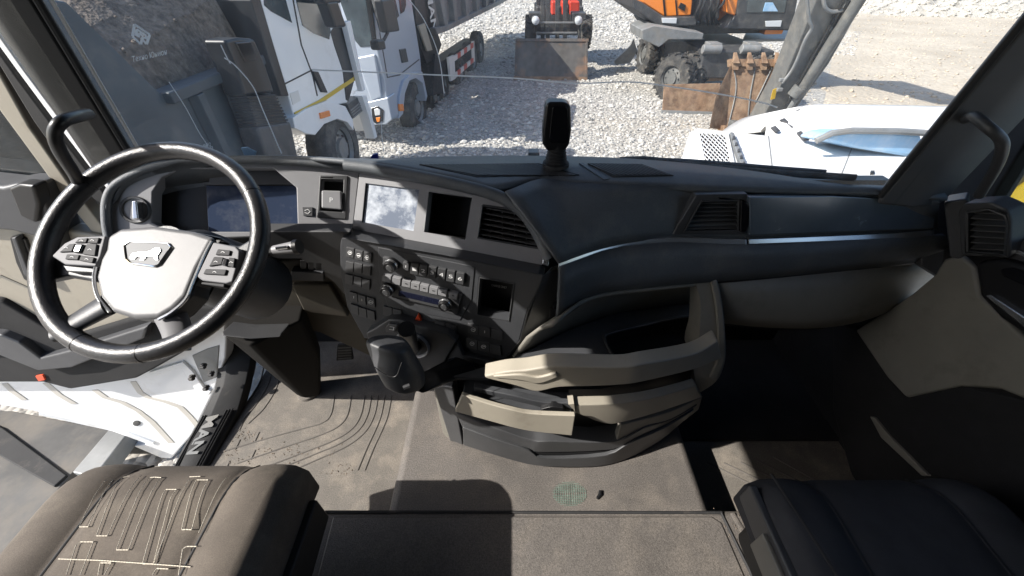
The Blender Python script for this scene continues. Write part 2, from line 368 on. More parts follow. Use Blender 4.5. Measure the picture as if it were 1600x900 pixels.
o = build('road_stones', mb, M['dirt'], smooth=0); o['kind'] = 'stuff'; tag(o, 'loose clods and stones on the tan dirt road', 'stones')
# heap of rubble at the upper right
mb = MB(); rows = []
c0 = uZ(1480, 22, GZ); 
for i in range(15):
    rr = []
    for j in range(31):
        a = j / 30; b = i / 14; x = c0.x - 6.5 + 24 * a; y = c0.y - 2.2 + 9 * b + (a - .3) * -5
        z = GZ - .1 + 1.3 * math.sin(math.pi * min(1, b * 1.0)) ** .8 * min(1, a * 5) * (.75 + .35 * rnd.random())
        rr.append(V((x, y, z)))
    rows.append(rr)
mb.grid(rows)
for _ in range(3500):
    i = rnd.randrange(14); j = rnd.randrange(30); p = rows[i][j].lerp(rows[i + 1][j + 1], rnd.random()).lerp(rows[i][j + 1], rnd.random() * .5)
    mb.ico(p, rnd.uniform(.06, .17), rnd, 1, 1, .7)
M['rubble'] = mat('pale_rubble', (.43, .40, .35), .9, grain=1, gscale=8, var=.2, vscale=2)
o = build('rubble_heap', mb, M['rubble'], smooth=0); o['kind'] = 'stuff'; tag(o, 'long pale heap of broken rubble beyond the dirt road', 'rubble')

# ------------------------------------------------------------------ white truck on the left
WT = plane((-2.4, 4.6, 0), (-2.28, 6.48, 0), (-2.4, 4.6, 1)); wdu = V((.0637, .998, 0)); wdv = WT[1]
T = thing('white_truck', 'white tipper truck with yellow stripe and dark dump body parked alongside on the left', 'truck', (-2.4, 4.6, GZ))
body = panel('cab_body', [(380, -90), (402, -20), (425, 60), (446, 130), (460, 182), (500, 168), (543, 161), (551, 140), (540, 50), (528, -20), (515, -90)], WT, 0, -2.35, M['tpaint'], T, .02)
panel('side_window', [(411, -30), (413, 8), (424, 18), (457, 36), (447, 0), (440, -30)], WT, .006, -.05, M['vglass'], T, .004)
panel('side_window', [(455, -40), (463, 0), (473, 40), (490, 52), (515, 62), (517, 48), (508, 0), (497, -40)], WT, .006, -.05, M['vglass'], T, .004)
panel('door_seam', [(450, -40), (470, 70), (488, 118), (495, 150), (497, 150), (490, 118), (472, 70), (452, -40)], WT, .003, -.01, M['black'], T, 0)
panel('door_seam', [(445, 130), (488, 108), (489, 110), (446, 132)], WT, .003, -.01, M['black'], T, 0)
panel('corner_panel', [(517, 50), (529, 30), (540, 48), (556, 118), (545, 158), (541, 156), (536, 110), (523, 72)], WT, .008, -.1, M['black'], T, .004)
panel('stripe', [(461, 176), (500, 156), (556, 118), (559, 123), (501, 162), (463, 182)], WT, .012, -.01, M['yellow'], T, 0)
h = panel('door_handle', rect(501, 128, 9, 33, .1, -.45), WT, .03, -.01, M['black'], T, .01)
panel('warning_plate', [(453, 146), (466, 141), (470, 157), (458, 164)], WT, .006, -.01, M['rwhite'], T, 0)
panel('wind_deflector', [(541, 35), (548, 32), (571, 140), (567, 143)], WT, .10, .02, M['tpaint'], T, .008)
panel('bumper_corner', [(566, 150), (573, 149), (590, 214), (586, 217), (576, 180)], WT, .10, -.05, M['tpaint'], T, .008)
panel('front_bumper', [(568, 152), (573, 150), (588, 205), (578, 205)], WT, -.02, -2.2, M['tpaint'], T, .01)
f = panel('fender', [(458, 184), (461, 200), (478, 209), (493, 211), (507, 194), (527, 186), (543, 191), (553, 204), (552, 188), (540, 166), (512, 157), (480, 170)], WT, .05, -.55, M['tpaint'], T, .01)
panel('marker_lamp', rect(509, 179, 14, 9, -.3, -.2), WT, .075, .04, M['orlamp'], T, .004)
st = panel('step', [(543, 163), (562, 150), (568, 172), (551, 186)], WT, .02, -.35, M['msteel'], T, .008)
for k in range(4):
    panel('tread_slat', [(548 + k * 1.5, 172 + k * 3.6), (565 + k * 1.0, 158 + k * 4), (565.5 + k, 160 + k * 4), (548.5 + k * 1.5, 174 + k * 3.6)], WT, .03, 0, M['steel'], st, 0)
for (mx, my, w, hh) in ((527, 22, 17, 42), (518, -8, 26, 28)):
    panel('mirror', rect(mx, my, w, hh, -.1, -.35), WT, .34, .20, M['black'], T, .03)
mb = MB(); mb.tube([uP(515, 5, WT, 0), uP(520, 0, WT, .25)], .02, 6); build('mirror_arm', mb, M['black'], T)
mb = text_mb('JH6', uP(549, 152, WT, .01), uP(562, 142, WT, .01), uP(563, 134, WT, .01), uP(550, 144, WT, .01), .004); build('lettering', mb, M['rwhite'], T, smooth=0)
def wheel(parent, c, axis, r, w, tyre='tyre', hub='steel', lugs=0, n=28):
    ax = V(axis).normalized(); c = V(c)
    mb = MB(); mb.lathe([(r * .55, -w / 2), (r * .86, -w / 2), (r * .97, -w * .42), (r, -w * .3), (r, w * .3), (r * .97, w * .42), (r * .86, w / 2), (r * .55, w / 2), (r * .55, -w / 2)], c, ax, n, caps=False)
    if lugs:
        u = ax.orthogonal().normalized(); t = ax.cross(u)
        for k in range(lugs):
            a = 2 * math.pi * k / lugs
            for sgn in (-1, 1):
                aa = a + (0 if sgn < 0 else math.pi / lugs); rad = u * math.cos(aa) + t * math.sin(aa); tan = ax.cross(rad)
                d = (ax * sgn + tan * .5).normalized()
                mb.box(c + rad * r * 1.005 + ax * sgn * w * .25, (w * .5, r * .13, r * .1), (d, rad.cross(d).normalized(), rad))
    t_ = build('tyre', mb, M[tyre], parent)
    mb = MB(); mb.lathe([(r * .56, -w * .45), (r * .5, -w * .3), (r * .5, w * .2), (r * .28, w * .3), (r * .26, w * .42), (r * .1, w * .44)], c, ax, n)
    mb.lathe([(r * .56, w * .40), (r * .6, w * .47), (r * .56, w * .49), (r * .5, w * .3)], c, ax, n, caps=False)
    hb = build('rim', mb, M[hub], t_)
    mb = MB(); u = ax.orthogonal().normalized(); t = ax.cross(u)
    for k in range(8):
        a = 2 * math.pi * k / 8; mb.lathe([(r * .035, 0), (r * .035, w * .12)], c + (u * math.cos(a) + t * math.sin(a)) * r * .36 + ax * w * .24, ax, 6)
    build('wheel_nuts', mb, M['msteel'], t_, smooth=0)['kind'] = 'stuff'
    return t_
wheel(T, uP(523, 232, WT, -.17), wdv, .52, .32)
# air intake behind the cab
mb = MB(); pts = [(352, 62), (372, 58), (398, 60), (415, 100), (430, 145), (384, 150), (372, 110)]
ai = panel('air_intake', pts, WT, +.18, -.02, M['black'], T, .03)
panel('intake_mouth', [(368, 66), (392, 64), (404, 94), (384, 98)], WT, .19, .1, M['gloss'], ai, .012)
for k in range(10):
    t = k / 9; y = 151 + 43 * t; x0 = 385 + 14 * t; x1 = 432 + 20 * t
    panel('bellows_ring', [(x0, y), (x1, y - 3), (x1 + 1, y - .6), (x0 + 1, y + 2.6)], WT, .17, .01, M['rubber'], ai, .005)
panel('bellows_core', [(388, 150), (430, 147), (450, 194), (402, 198)], WT, .15, .02, M['black'], ai, .005)
panel('air_filter', [(402, 198), (455, 190), (470, 262), (424, 268)], WT, .18, -.02, M['msteel'], T, .03)
panel('chassis_tank', [(340, 205), (400, 198), (424, 300), (350, 300)], WT, -.05, -.7, M['msteel'], T, .03)
panel('cab_rear_panel', [(396, -40), (402, -20), (425, 60), (446, 130), (452, 150), (440, 150), (408, 50), (392, 0)], WT, .02, -.5, M['black'], T, .01)
# dump body of the white truck
X0 = -2.5
def wp(px, py, d=0): return uP(px, py, WT, d)
mb = MB(); mb.prism([V((X0, 1.65, -.35)), V((X0, 4.5, -.35)), V((X0, 4.5, .66)), V((X0, 3.05, .70)), V((X0, 2.74, 1.25)), V((X0, 1.65, 1.45))], (-.09, 0, 0)); db = build('dump_body_side', mb, M['dbody'], T, .012)
mb = MB(); mb.bb(-4.9, X0 - .02, 4.5, 4.57, -.35, .80); build('dump_body_headboard', mb, M['dbody'], T, .012)
mb = MB(); mb.bb(-4.9, X0 - .02, 1.58, 1.66, -.35, .9); build('tailboard', mb, M['dbody'], T, .012)
mb = MB(); mb.bb(-4.95, -4.85, 1.65, 4.5, -.35, .95); build('dump_body_side', mb, M['dbody'], T, .012)
for y in (2.0, 3.35, 3.8, 4.25):
    mb = MB(); zt = .66 if y > 3.02 else 1.2 if y > 2.6 else 1.3
    mb.prism([(X0 + .001, y - .07, -.34), (X0 + .07, y - .04, -.34), (X0 + .07, y + .04, -.34), (X0 + .001, y + .07, -.34)], (0, 0, zt + .3)); build('body_rib', mb, M['dbody'], db, .008)
mb = MB(); mb.bb(X0 - .11, X0 + .06, 3.06, 4.55, .62, .70); build('rim_rail', mb, M['dbody'], db, .012)
mb = MB(); mb.bb(-4.9, -2.58, 1.65, 4.5, -.45, -.35); build('body_floor', mb, M['dbody'], T)
for y in (1.5, 2.8):
    wheel(T, (-2.62, y + .3, GZ + .5), (1, 0, 0), .5, .3)
mb = MB(); rows = []
for i in range(23):
    rows.append([V((-2.58 - 2.27 * j / 16, 1.66 + 2.82 * i / 22, .52 + (.55 + .75 * (i / 22) ** 1.5) * math.sin(math.pi * min(.9, j / 17 + .04 * (j > 0))) ** .6 + rnd.uniform(-.018, .018))) for j in range(17)])
mb.grid(rows)
for _ in range(500):
    i = rnd.randrange(22); j = rnd.randrange(16); mb.ico(rows[i][j], rnd.uniform(.006, .02), rnd)
o = build('soil_load', mb, M['soil'], smooth=0); o['kind'] = 'stuff'; tag(o, 'brown streaky soil filling the dark dump body at the upper left', 'soil')
mb = MB(); mb.prism([uX(252, -30, -3.4), uX(262, -30, -3.4), uX(276, 30, -3.4), uX(264, 33, -3.4)], (-.04, 0, 0)); tag(build('white_board', mb, M['rwhite'], bevel=.004), 'narrow white board sticking up from the soil at the upper left', 'board')
# side guard of the white truck seen below the open door
G = thing('mud_ramp', 'grey dusty steel ramp below the open door with pale metal edge and dark painted shadow band', 'ramp', (-2.6, .9, GZ))
mb = MB(); a = [uZ(x, y, -.62) for x, y in ((-60, 640), (20, 642), (178, 672), (112, 740), (60, 800), (-30, 905), (-120, 905))]
mb.prism(a, (0, 0, -.06)); build('deck_plate', mb, M['plate'], G, .006)
mb = MB(); mb.prism([uZ(x, y, -.58) for x, y in ((172, 668), (200, 676), (146, 746), (112, 738))], (0, 0, -.10)); build('edge_bar', mb, M['steel'], G, .008)
mb = MB(); mb.prism([uZ(x, y, -.605) for x, y in ((-40, 650), (4, 668), (104, 742), (84, 760), (-40, 690))], (0, 0, -.02)); build('shade_band', mb, M['rubber'], G, .006)  # dark strip painted in as a shadow band across the plate
for px, py in ((-40, 660), (90, 690), (40, 800)):
    p = uZ(px, py, -.68); mb = MB(); mb.bb(p.x - .05, p.x + .05, p.y - .05, p.y + .05, GZ, -.675); build('leg', mb, M['msteel'], G, .005)

# ------------------------------------------------------------------ silver truck facing us
STp = plane((-2.03, 8.9, 0), (-1.18, 14.1, 0), (-2.03, 8.9, 1)); sdu = V((.161, .987, 0)).normalized(); sdv = STp[1]
T = thing('silver_truck', 'silver blue dump truck facing the camera with red and white side guard', 'truck', (-2.1, 8.6, GZ))
panel('cab_body', [(556, -90), (571, -40), (583, 0), (590, 77), (600, 120), (605, 153), (613, 187), (623, 184), (627, 150), (633, 128), (645, 118), (659, 114), (657, 90), (643, 0), (636, -60), (633, -90)], STp, 0, -2.4, M['spaint'], T, .02)
corner = uP(604, 150, STp); FT = plane(corner, corner - sdv, corner + V((0, 0, 1)))
panel('windscreen', [(516, -60), (530, 0), (553, 62), (563, 74), (583, 72), (572, 0), (560, -60)], FT, .012, -.05, M['vglass'], T, .01)
panel('front_grille', [(556, 90), (586, 84), (597, 152), (580, 160)], FT, .02, -.05, M['spaint'], T, .03)
panel('front_bumper', [(572, 160), (606, 152), (613, 187), (603, 195), (580, 196)], FT, .03, -.3, M['spaint'], T, .02)
hl = panel('headlight', [(580, 169), (590, 166), (599, 172), (598, 190), (588, 194), (582, 190)], FT, .045, 0, M['gloss'], T, .008)
panel('lens', [(584, 171), (590, 169), (594, 172), (594, 180), (586, 181)], FT, .055, .03, M['lens'], hl, .008)
panel('indicator', [(587, 184), (594, 183), (593, 190), (589, 191)], FT, .053, .03, M['orlamp'], hl, .004)
panel('windscreen_frame', [(583, 72), (572, 0), (566, -40), (571, -40), (578, 0), (589, 74)], FT, .02, -.02, M['black'], T, .004)
panel('side_window', [(566, -60), (580, 0), (594, 50), (600, 49), (624, 25), (616, -10), (606, -60)], STp, .008, -.04, M['vglass'], T, .004)
panel('side_window', [(620, -30), (626, 22), (632, 18), (635, 8), (632, -30)], STp, .008, -.04, M['vglass'], T, .004)
panel('door_seam', [(594, 50), (606, 120), (624, 116), (655, 92), (655.6, 93.4), (624.6, 118), (605, 122), (593, 51)], STp, .004, -.01, M['black'], T, 0)
panel('door_handle', rect(632, 87, 9, 21, -.2, -.2), STp, .03, -.01, M['black'], T, .01)
for (mx, my, w, hh) in ((611, 24, 19, 52), (597, 70, 12, 16)):
    panel('mirror', rect(mx, my, w, hh, -.15, -.2), STp, .36, .22, M['black'], T, .03)
mb = MB(); mb.tube([uP(606, 50, STp, .28), uP(600, 62, STp, .28), uP(590, 66, STp, 0)], .025, 6); build('mirror_arm', mb, M['black'], T)
panel('fender', [(624, 185), (625, 150), (631, 126), (645, 114), (660, 112), (668, 150), (666, 158), (661, 130), (650, 122), (640, 126), (633, 146), (630, 178)], STp, .05, -.5, M['spaint'], T, .008)
panel('marker_lamp', rect(628, 168, 6, 11, 0, -.1), STp, .07, .03, M['orlamp'], T, .004)
wheel(T, uP(645, 168, STp, -.25), sdv, .52, .32); 
for p in ((672, 150), (684, 132), (712, 112), (733, 92), (745, 74)):
    wheel(T, uP(p[0], p[1], STp, -.32), sdv, .48, .34)
panel('chassis_rail', [(655, 118), (700, 90), (742, 60), (744, 75), (700, 118), (660, 150)], STp, -.5, -.9, M['msteel'], T, .01)
panel('mud_flap', [(676, 150), (690, 145), (700, 142), (695, 132), (692, 100), (680, 84)], STp, .02, -.55, M['rubber'], T, .006)
mf = panel('front_shield', [(645, -40), (650, 30), (658, 76), (667, 100), (684, 88), (690, 70), (684, 50), (672, -40)], STp, -.02, -.6, M['black'], T, .01)
mb = text_mb('MAN', uP(665, -14, STp, .01), uP(675, 51, STp, .01), uP(683, 48, STp, .01), uP(673, -17, STp, .01), .01, bold=.02); build('lettering', mb, M['rwhite'], mf, smooth=0)
panel('step_plate', [(654, 40), (664, 36), (676, 78), (668, 80)], STp, .04, 0, M['beige'], T, .004)
dbx = panel('dump_body', [(670, -80), (672, 0), (680, 30), (684, 54), (700, 48), (780, 8), (800, -5), (800, -90)], STp, .0, -2.5, M['gbody'], T, .012)
for (a, b, c, d) in ((684, -20, 697, 48), (705, -20, 712, 40), (725, -20, 730, 31), (743, -20, 746, 23), (758, -20, 760, 16), (771, -20, 772, 10)):
    w = 5.5 - (a - 684) * .035
    panel('body_rib', [(a, b), (a + w, b - 2), (c + w, d - w * .5), (c, d)], STp, .13, -.01, M['gbody'], dbx, .01)
panel('rim_rail', [(680, 44), (684, 54), (700, 48), (780, 8), (800, -4), (800, -10), (778, 2), (698, 40)], STp, .15, -.01, M['gbody'], dbx, .01)
sg = panel('side_guard', [(701, 90), (710, 86), (712, 123), (705, 127)], STp, .06, 0, M['rwhite'], T, .004)
for (y0, y1, z0, z1, nm) in ((88, 66, 96, 74, 'guard_rail'), (116, 90, 124, 97, 'guard_rail')):
    for k in range(6):
        a, b = k / 6, (k + 1) / 6; X = lambda t: 710 + 30 * t
        panel(nm, [(X(a), y0 + (y1 - y0) * a), (X(b), y0 + (y1 - y0) * b), (X(b), z0 + (z1 - z0) * b), (X(a), z0 + (z1 - z0) * a)], STp, .06, .02, M['red'] if k % 2 else M['rwhite'], sg, 0)
panel('guard_post', [(738, 65), (741, 64), (742, 96), (739, 97)], STp, .058, .02, M['rwhite'], sg, 0)

# ------------------------------------------------------------------ loader with bucket
LY = 13.25
T = thing('loader', 'dark forklift type loader with worn rusty bucket lowered on the gravel', 'loader', (1.2, LY, GZ))
def yb(mb, x0, y0, x1, y1, Y, dep):
    return mb.prism([uY(x0, y0, Y), uY(x1, y0, Y), uY(x1, y1, Y), uY(x0, y1, Y)], (0, dep, 0))
LP = plane(uY(806, 124, LY), uY(918, 124, LY), uY(863, 64, LY + .35))
bk = panel('bucket', [(807, 63), (919, 63), (917, 126), (804, 124)], LP, 0, -.05, M['bucket'], T, .01)
for x in (807, 917):
    panel('bucket_side', [(x - 1.5, 62), (x + 1.5, 62), (x + 1, 126), (x - 3, 125)], LP, .02, -.5, M['bucket'], bk, .006)
panel('bucket_lip', [(803, 119), (918, 120), (918, 127.5), (802, 126)], LP, .03, -.6, M['rust'], bk, .006)
panel('bucket_top_bar', [(806, 60), (920, 60), (920, 65), (806, 65)], LP, .03, -.3, M['bucket'], bk, .006)
for x in (845, 853, 868, 880):
    mb = MB(); yb(mb, x, -70, x + 6, 62, LY + .7, .12); build('mast_rail', mb, M['msteel'], T, .01)
for y in (34, 50):
    mb = MB(); yb(mb, 836, y, 902, y + 2.6, LY + .6, .05); build('grab_bar', mb, M['steel'], T, .004)
for x in (837, 904):
    c = uY(x, 32, LY + .5); mb = MB(); mb.lathe([(.10, .1), (.13, .04), (.13, 0), (.11, -.02)], c, (0, 1, 0), 16); lp = build('headlamp', mb, M['msteel'], T)
    mb = MB(); mb.lathe([(.11, 0), (.07, .025), (.0, .035)], c - V((0, .02, 0)), (0, -1, 0), 16); build('lens', mb, M['lens'], lp)
    mb = MB(); yb(mb, x - 10, 20, x + 12, 36, LY + .75, .5); build('fender', mb, M['msteel'], T, .02)
for x in (829, 914):
    wheel(T, uY(x, 50, LY + 1.0), (-1 if x < 850 else 1, 0, 0), .42, .32, lugs=14)
for (x, w) in ((862, 9), (890, 16), (878, 8)):
    mb = MB(); yb(mb, x, 2, x + w, 24, LY + 1.5, .5); build('red_body', mb, M['red'], T, .04)
mb = MB(); yb(mb, 838, 10, 912, 55, LY + 2.2, 1.6); build('chassis', mb, M['msteel'], T, .05)
mb = MB(); yb(mb, 840, -120, 908, 12, LY + 2.6, 1.5); build('operator_cabin', mb, M['vglass'], T, .06)
mb = MB()
for x in (838, 905): yb(mb, x, -120, x + 5, 14, LY + 2.5, .08)
build('cabin_post', mb, M['msteel'], T, .01)

# ------------------------------------------------------------------ orange wheeled excavator
T = thing('wheeled_excavator', 'orange and black wheeled excavator with double tyres facing the camera', 'excavator', (5.2, 12.5, GZ))
wl_ = uZ(1045, 157, GZ)
wheel(T, (wl_.x + .02, wl_.y + .05, GZ + .52), (-.84, -.54, 0), .53, .30, hub='arm', lugs=18)
wheel(T, (wl_.x + .40, wl_.y + .28, GZ + .52), (-.84, -.54, 0), .53, .30, hub='arm', lugs=18)
rw = uZ(1003, 113, GZ)
wheel(T, (rw.x + .05, rw.y, GZ + .52), (-1, -.12, 0), .53, .30, hub='arm', lugs=18); wheel(T, (rw.x + .45, rw.y, GZ + .52), (-1, -.12, 0), .53, .30, hub='arm', lugs=18)
for dx in (1.75, 2.2):
    wheel(T, (wl_.x + dx, wl_.y - .3, GZ + .52), (1, .12, 0), .53, .30, hub='arm', lugs=18)
mb = MB(); mb.bb(4.6, 6.3, 10.9, 14.6, GZ + .55, GZ + 1.15); build('chassis', mb, M['msteel'], T, .04)
mb = MB()
mb.prism([uY(x, y, 11.2) for x, y in ((1003, 47), (1022, 40), (1100, 52), (1098, 62), (1045, 62), (1030, 74), (1004, 62))], (0, 1.3, 0)); build('step_box', mb, M['steel'], T, .02)
mb = MB(); mb.prism([uZ(x, y, GZ + 1.18) for x, y in ((1030, 52), (1090, 52), (1102, 60), (1040, 62))], (0, 0, -.06)); build('fender_plate', mb, M['steel'], T, .01)
mb = MB(); mb.prism([uZ(x, y, GZ + 1.22) for x, y in ((1165, 52), (1250, 45), (1240, 60), (1160, 62))], (0, 0, -.06)); build('fender_plate', mb, M['steel'], T, .01)
mb = MB(); mb.prism([uY(x, y, 14.8) for x, y in ((960, 95), (985, 72), (990, 60), (996, 80), (985, 98), (962, 101))], (0, .12, 0)); build('rear_stabiliser', mb, M['steel'], T, .01)
BP = plane(uZ(1036, 177, GZ), uZ(1122, 179, GZ), uZ(1036, 177, GZ) + V((0, .12, .6)))
bl = panel('dozer_blade', [(1038, 132), (1126, 130), (1125, 180), (1035, 177)], BP, 0, -.06, M['rust'], T, .008)
panel('blade_edge', [(1034, 172), (1125, 175), (1125, 181), (1033, 178)], BP, .02, -.08, M['steel'], bl, .005)
mb = MB(); mb.prism([uY(x, y, 11.0) for x, y in ((1100, 92), (1150, 90), (1150, 125), (1098, 128))], (0, .4, 0)); build('front_bracket', mb, M['rust'], T, .02)
for x in (1112, 1172):
    mb = MB(); mb.lathe([(.10, -.22), (.10, .22)], uY(x, 77, 10.9), (1, 0, 0), 14); mb.box(uY(x, 77, 11.1), (.3, .35, .3)); build('cylinder_mount', mb, M['steel'], T, .015)
UY = 12.0
def uprism(name, pts, Y, dep, m_, b=.03, par=None):
    mb = MB(); mb.prism([uY(x, y, Y) for x, y in pts], (0, dep, 0)); return build(name, mb, M[m_], par or T, b)
uprism('turntable', ((1020, 38), (1200, 34), (1195, 52), (1030, 54)), UY + .3, 2.2, 'msteel')
eng = uprism('engine_cover', ((1000, -60), (1088, -60), (1080, 24), (1038, 26), (1004, 4)), UY - .2, 2.4, 'orange')
uprism('cover_seam', ((1030, -60), (1033, -60), (1041, 25), (1038, 25)), UY - .215, .02, 'black', 0, eng)
uprism('cover_seam', ((1050, -60), (1052, -60), (1059, 24), (1057, 24)), UY - .215, .02, 'black', 0, eng)
uprism('lower_skirt', ((988, -4), (1004, 4), (1038, 26), (1090, 26), (1088, 40), (1030, 42), (990, 14)), UY - .3, 2.6, 'msteel')
uprism('work_lamp', ((1034, 28), (1058, 28), (1057, 37), (1035, 36)), UY - .33, .05, 'lens', .01)
uprism('latch', ((1064, 4), (1072, 8), (1070, 18), (1060, 12)), UY - .23, .05, 'black', .008)
uprism('orange_side', ((1142, -60), (1164, -60), (1152, 26), (1135, 20)), UY - .25, 1.2, 'orange')
cb = uprism('operator_cabin', ((1165, -80), (1262, -80), (1238, 48), (1130, 46), (1150, 24)), UY - .3, 1.8, 'msteel', .04)
uprism('window', ((1171, -60), (1240, -60), (1226, 20), (1167, 20)), UY - .315, .03, 'vglass', .01, cb)
uprism('head_lamp', ((1196, 33), (1222, 32), (1220, 42), (1197, 42)), UY - .33, .05, 'lens', .01, cb)
uprism('seat_cover', ((1196, 4), (1208, 4), (1216, 18), (1192, 18)), UY - .325, .03, 'blue', .008, cb)
mb = MB()
for k in range(7):
    x = 1092 + k * 6; mb.tube(catmull([uY(x, -40, UY - .2), uY(x + rnd.uniform(-6, 6), 0, UY - .45), uY(x - 8 + rnd.uniform(-8, 8), 22, UY - .4), uY(x - 4, 38, UY)], 5), .03, 6)
build('hydraulic_hose', mb, M['hose'], T)
uprism('boom_foot', ((1094, -80), (1134, -80), (1124, 30), (1086, 34)), UY, .9, 'msteel')
mb = MB(); mb.loft([[V((x, p[0], p[1])) for p in q__] for x, q__ in ((5.05, ((12.9, GZ + 1.7), (12.3, GZ + 1.6), (10.9, GZ + 4.4), (8.9, GZ + 4.9), (8.9, GZ + 5.5), (11.2, GZ + 5.3))), (5.55, ((12.9, GZ + 1.7), (12.3, GZ + 1.6), (10.9, GZ + 4.4), (8.9, GZ + 4.9), (8.9, GZ + 5.5), (11.2, GZ + 5.3))))]); build('boom', mb, M['orange'], T, .03)
uprism('orange_plate', ((1196, 47), (1225, 46), (1222, 53), (1194, 54)), UY - .1, .3, 'orange', .01)

# ------------------------------------------------------------------ bucket and arm of a second excavator
T = thing('excavator_arm', 'dark grey excavator arm reaching down with brown toothed bucket on the ground', 'excavator arm', (5.2, 8.6, GZ))
BY = 8.6
P2 = plane(uZ(1112, 204, GZ), uZ(1200, 206, GZ), uY(1150, 100, 9.1))
bu = panel('bucket', [(1143, 97), (1222, 97), (1216, 140), (1208, 205), (1132, 203)], P2, 0, -.06, M['rust'], T, .01)
L0 = [uP(1143, 97, P2), uP(1136, 203, P2), uP(1110, 199, P2, .45), uP(1122, 150, P2, .4)]
mb = MB(); mb.prism([uP(1144, 96, P2, .0), uP(1134, 204, P2, 0), uP(1108, 200, P2, .25), uP(1118, 150, P2, .25)], (.05, .02, 0)); build('bucket_side', mb, M['rust'], bu, .008)
panel('bucket_floor', [(1132, 196), (1210, 198), (1208, 207), (1130, 206)], P2, .25, -.06, M['rust'], bu, .008)
panel('bucket_lip', [(1140, 92), (1224, 92), (1222, 104), (1141, 104)], P2, .04, -.1, M['rust'], bu, .008)
for x in (1148, 1170, 1192, 1213):
    mb = MB(); a = uP(x - 5, 100, P2, .03); b = uP(x + 5, 100, P2, .03); c = uP(x + 2.5, 82, P2, .0); d = uP(x - 2, 82, P2, .0)
    mb.loft([[a, b, b + P2[1] * .1, a + P2[1] * .1], [d, c, c + P2[1] * .03, d + P2[1] * .03]]); mb.prism([uP(x - 6, 97, P2, .03), uP(x + 6, 97, P2, .03), uP(x + 4, 110, P2, .03), uP(x - 4, 110, P2, .03)], P2[1] * .05)
    build('tooth', mb, M['rust'], bu, .006)
for pts in (((1146, 104), (1150, 140), (1138, 196)), ((1180, 106), (1172, 150), (1168, 196)), ((1206, 106), (1190, 140), (1180, 160))):
    mb = MB(); mb.tube(catmull([uP(x, y, P2, .012) for x, y in pts], 5), .012, 6); build('wear_strip', mb, M['steel'], bu)
A1 = lambda px, py, d=0: uY(px, py, 8.15 - (205 - py) * .0022 + d)
mb = MB(); mb.prism([A1(1196, 200), A1(1188, 206), A1(1180, 203), A1(1222, 130), A1(1275, 0), A1(1310, -90), A1(1390, -90), A1(1352, 0), A1(1295, 100), A1(1240, 175)], (0, .45, 0)); arm = build('arm', mb, M['arm'], T, .02)
mb = MB(); mb.tube([A1(1246, 150, -.1), A1(1335, 10, -.1), A1(1395, -85, -.1)], .10, 12); cy = build('hydraulic_cylinder', mb, M['arm'], T)
mb = MB(); mb.tube([A1(1210, 205, -.1), A1(1246, 150, -.1)], .055, 10); build('cylinder_rod', mb, M['steel'], cy)
mb = MB(); mb.tube([A1(1240, 150, -.12), A1(1252, 136, -.12)], .125, 12); build('cylinder_collar', mb, M['arm'], cy)
for o_ in (0, 9):
    mb = MB(); mb.tube(catmull([A1(1226 + o_, 172, -.08), A1(1262 + o_, 104, -.1), A1(1292 + o_, 50, -.08), A1(1318 + o_, 0, -.08)], 5), .022, 7); build('pipe', mb, M['hose'], arm)
mb = MB(); mb.tube(catmull([A1(1260, -10, -.06), A1(1264, 30, -.10), A1(1268, 44, -.10), A1(1258, 62, -.08), A1(1240, 105, -.05), A1(1222, 130, -.05)], 5), .026, 7); build('grease_line', mb, M['steel'], arm)
mb = MB(); mb.tube(catmull([A1(1286, -20, -.05), A1(1288, 8, -.1), A1(1298, 18, -.1), A1(1318, 16, -.06)], 5), .028, 7); build('grease_line', mb, M['steel'], arm)
mb = MB(); mb.lathe([(.13, -.06), (.13, .02)], A1(1328, 10), (0, 1, 0), 14); build('pivot_pin', mb, M['steel'], arm)
for p in ((1222, 125), (1218, 140), (1238, 150), (1300, 45)):
    mb = MB(); mb.box(A1(p[0], p[1], -.03), (.10, .06, .06)); build('clamp', mb, M['steel'], arm, .01)
mb = MB(); mb.prism([A1(1208, 140, -.012), A1(1214, 138, -.012), A1(1211, 154, -.012), A1(1204, 156, -.012)], (0, .01, 0)); build('yellow_label', mb, M['yplant'], arm)
mb = MB(); mb.prism([A1(1150, 194), A1(1205, 198), A1(1210, 208), A1(1145, 206)], (0, .3, 0)); build('bucket_link', mb, M['arm'], T, .02)
top = (A1(1350, -88)); mb = MB(); mb.prism([top + V((-.35, .1, -.1)), top + V((.3, .1, -.3)), top + V((2.9, .3, .9)), top + V((9.2, .5, .2)), top + V((9.2, .5, .75)), top + V((2.8, .3, 1.6))], (0, .45, 0)); build('boom', mb, M['arm'], T, .03)
mb = MB(); mb.bb(top.x + 8.6, top.x + 11.4, 7.2, 9.9, GZ + 1.1, GZ + 2.2); build('upper_body', mb, M['msteel'], T, .08)
mb = MB(); mb.bb(top.x + 8.9, top.x + 10.4, 7.3, 8.4, GZ + 2.2, GZ + 3.2); build('operator_cabin', mb, M['msteel'], T, .08)
for yy in (7.3, 9.3):
    mb = MB(); mb.bb(top.x + 8.2, top.x + 11.8, yy, yy + .5, GZ, GZ + .9); build('track', mb, M['msteel'], T, .2)

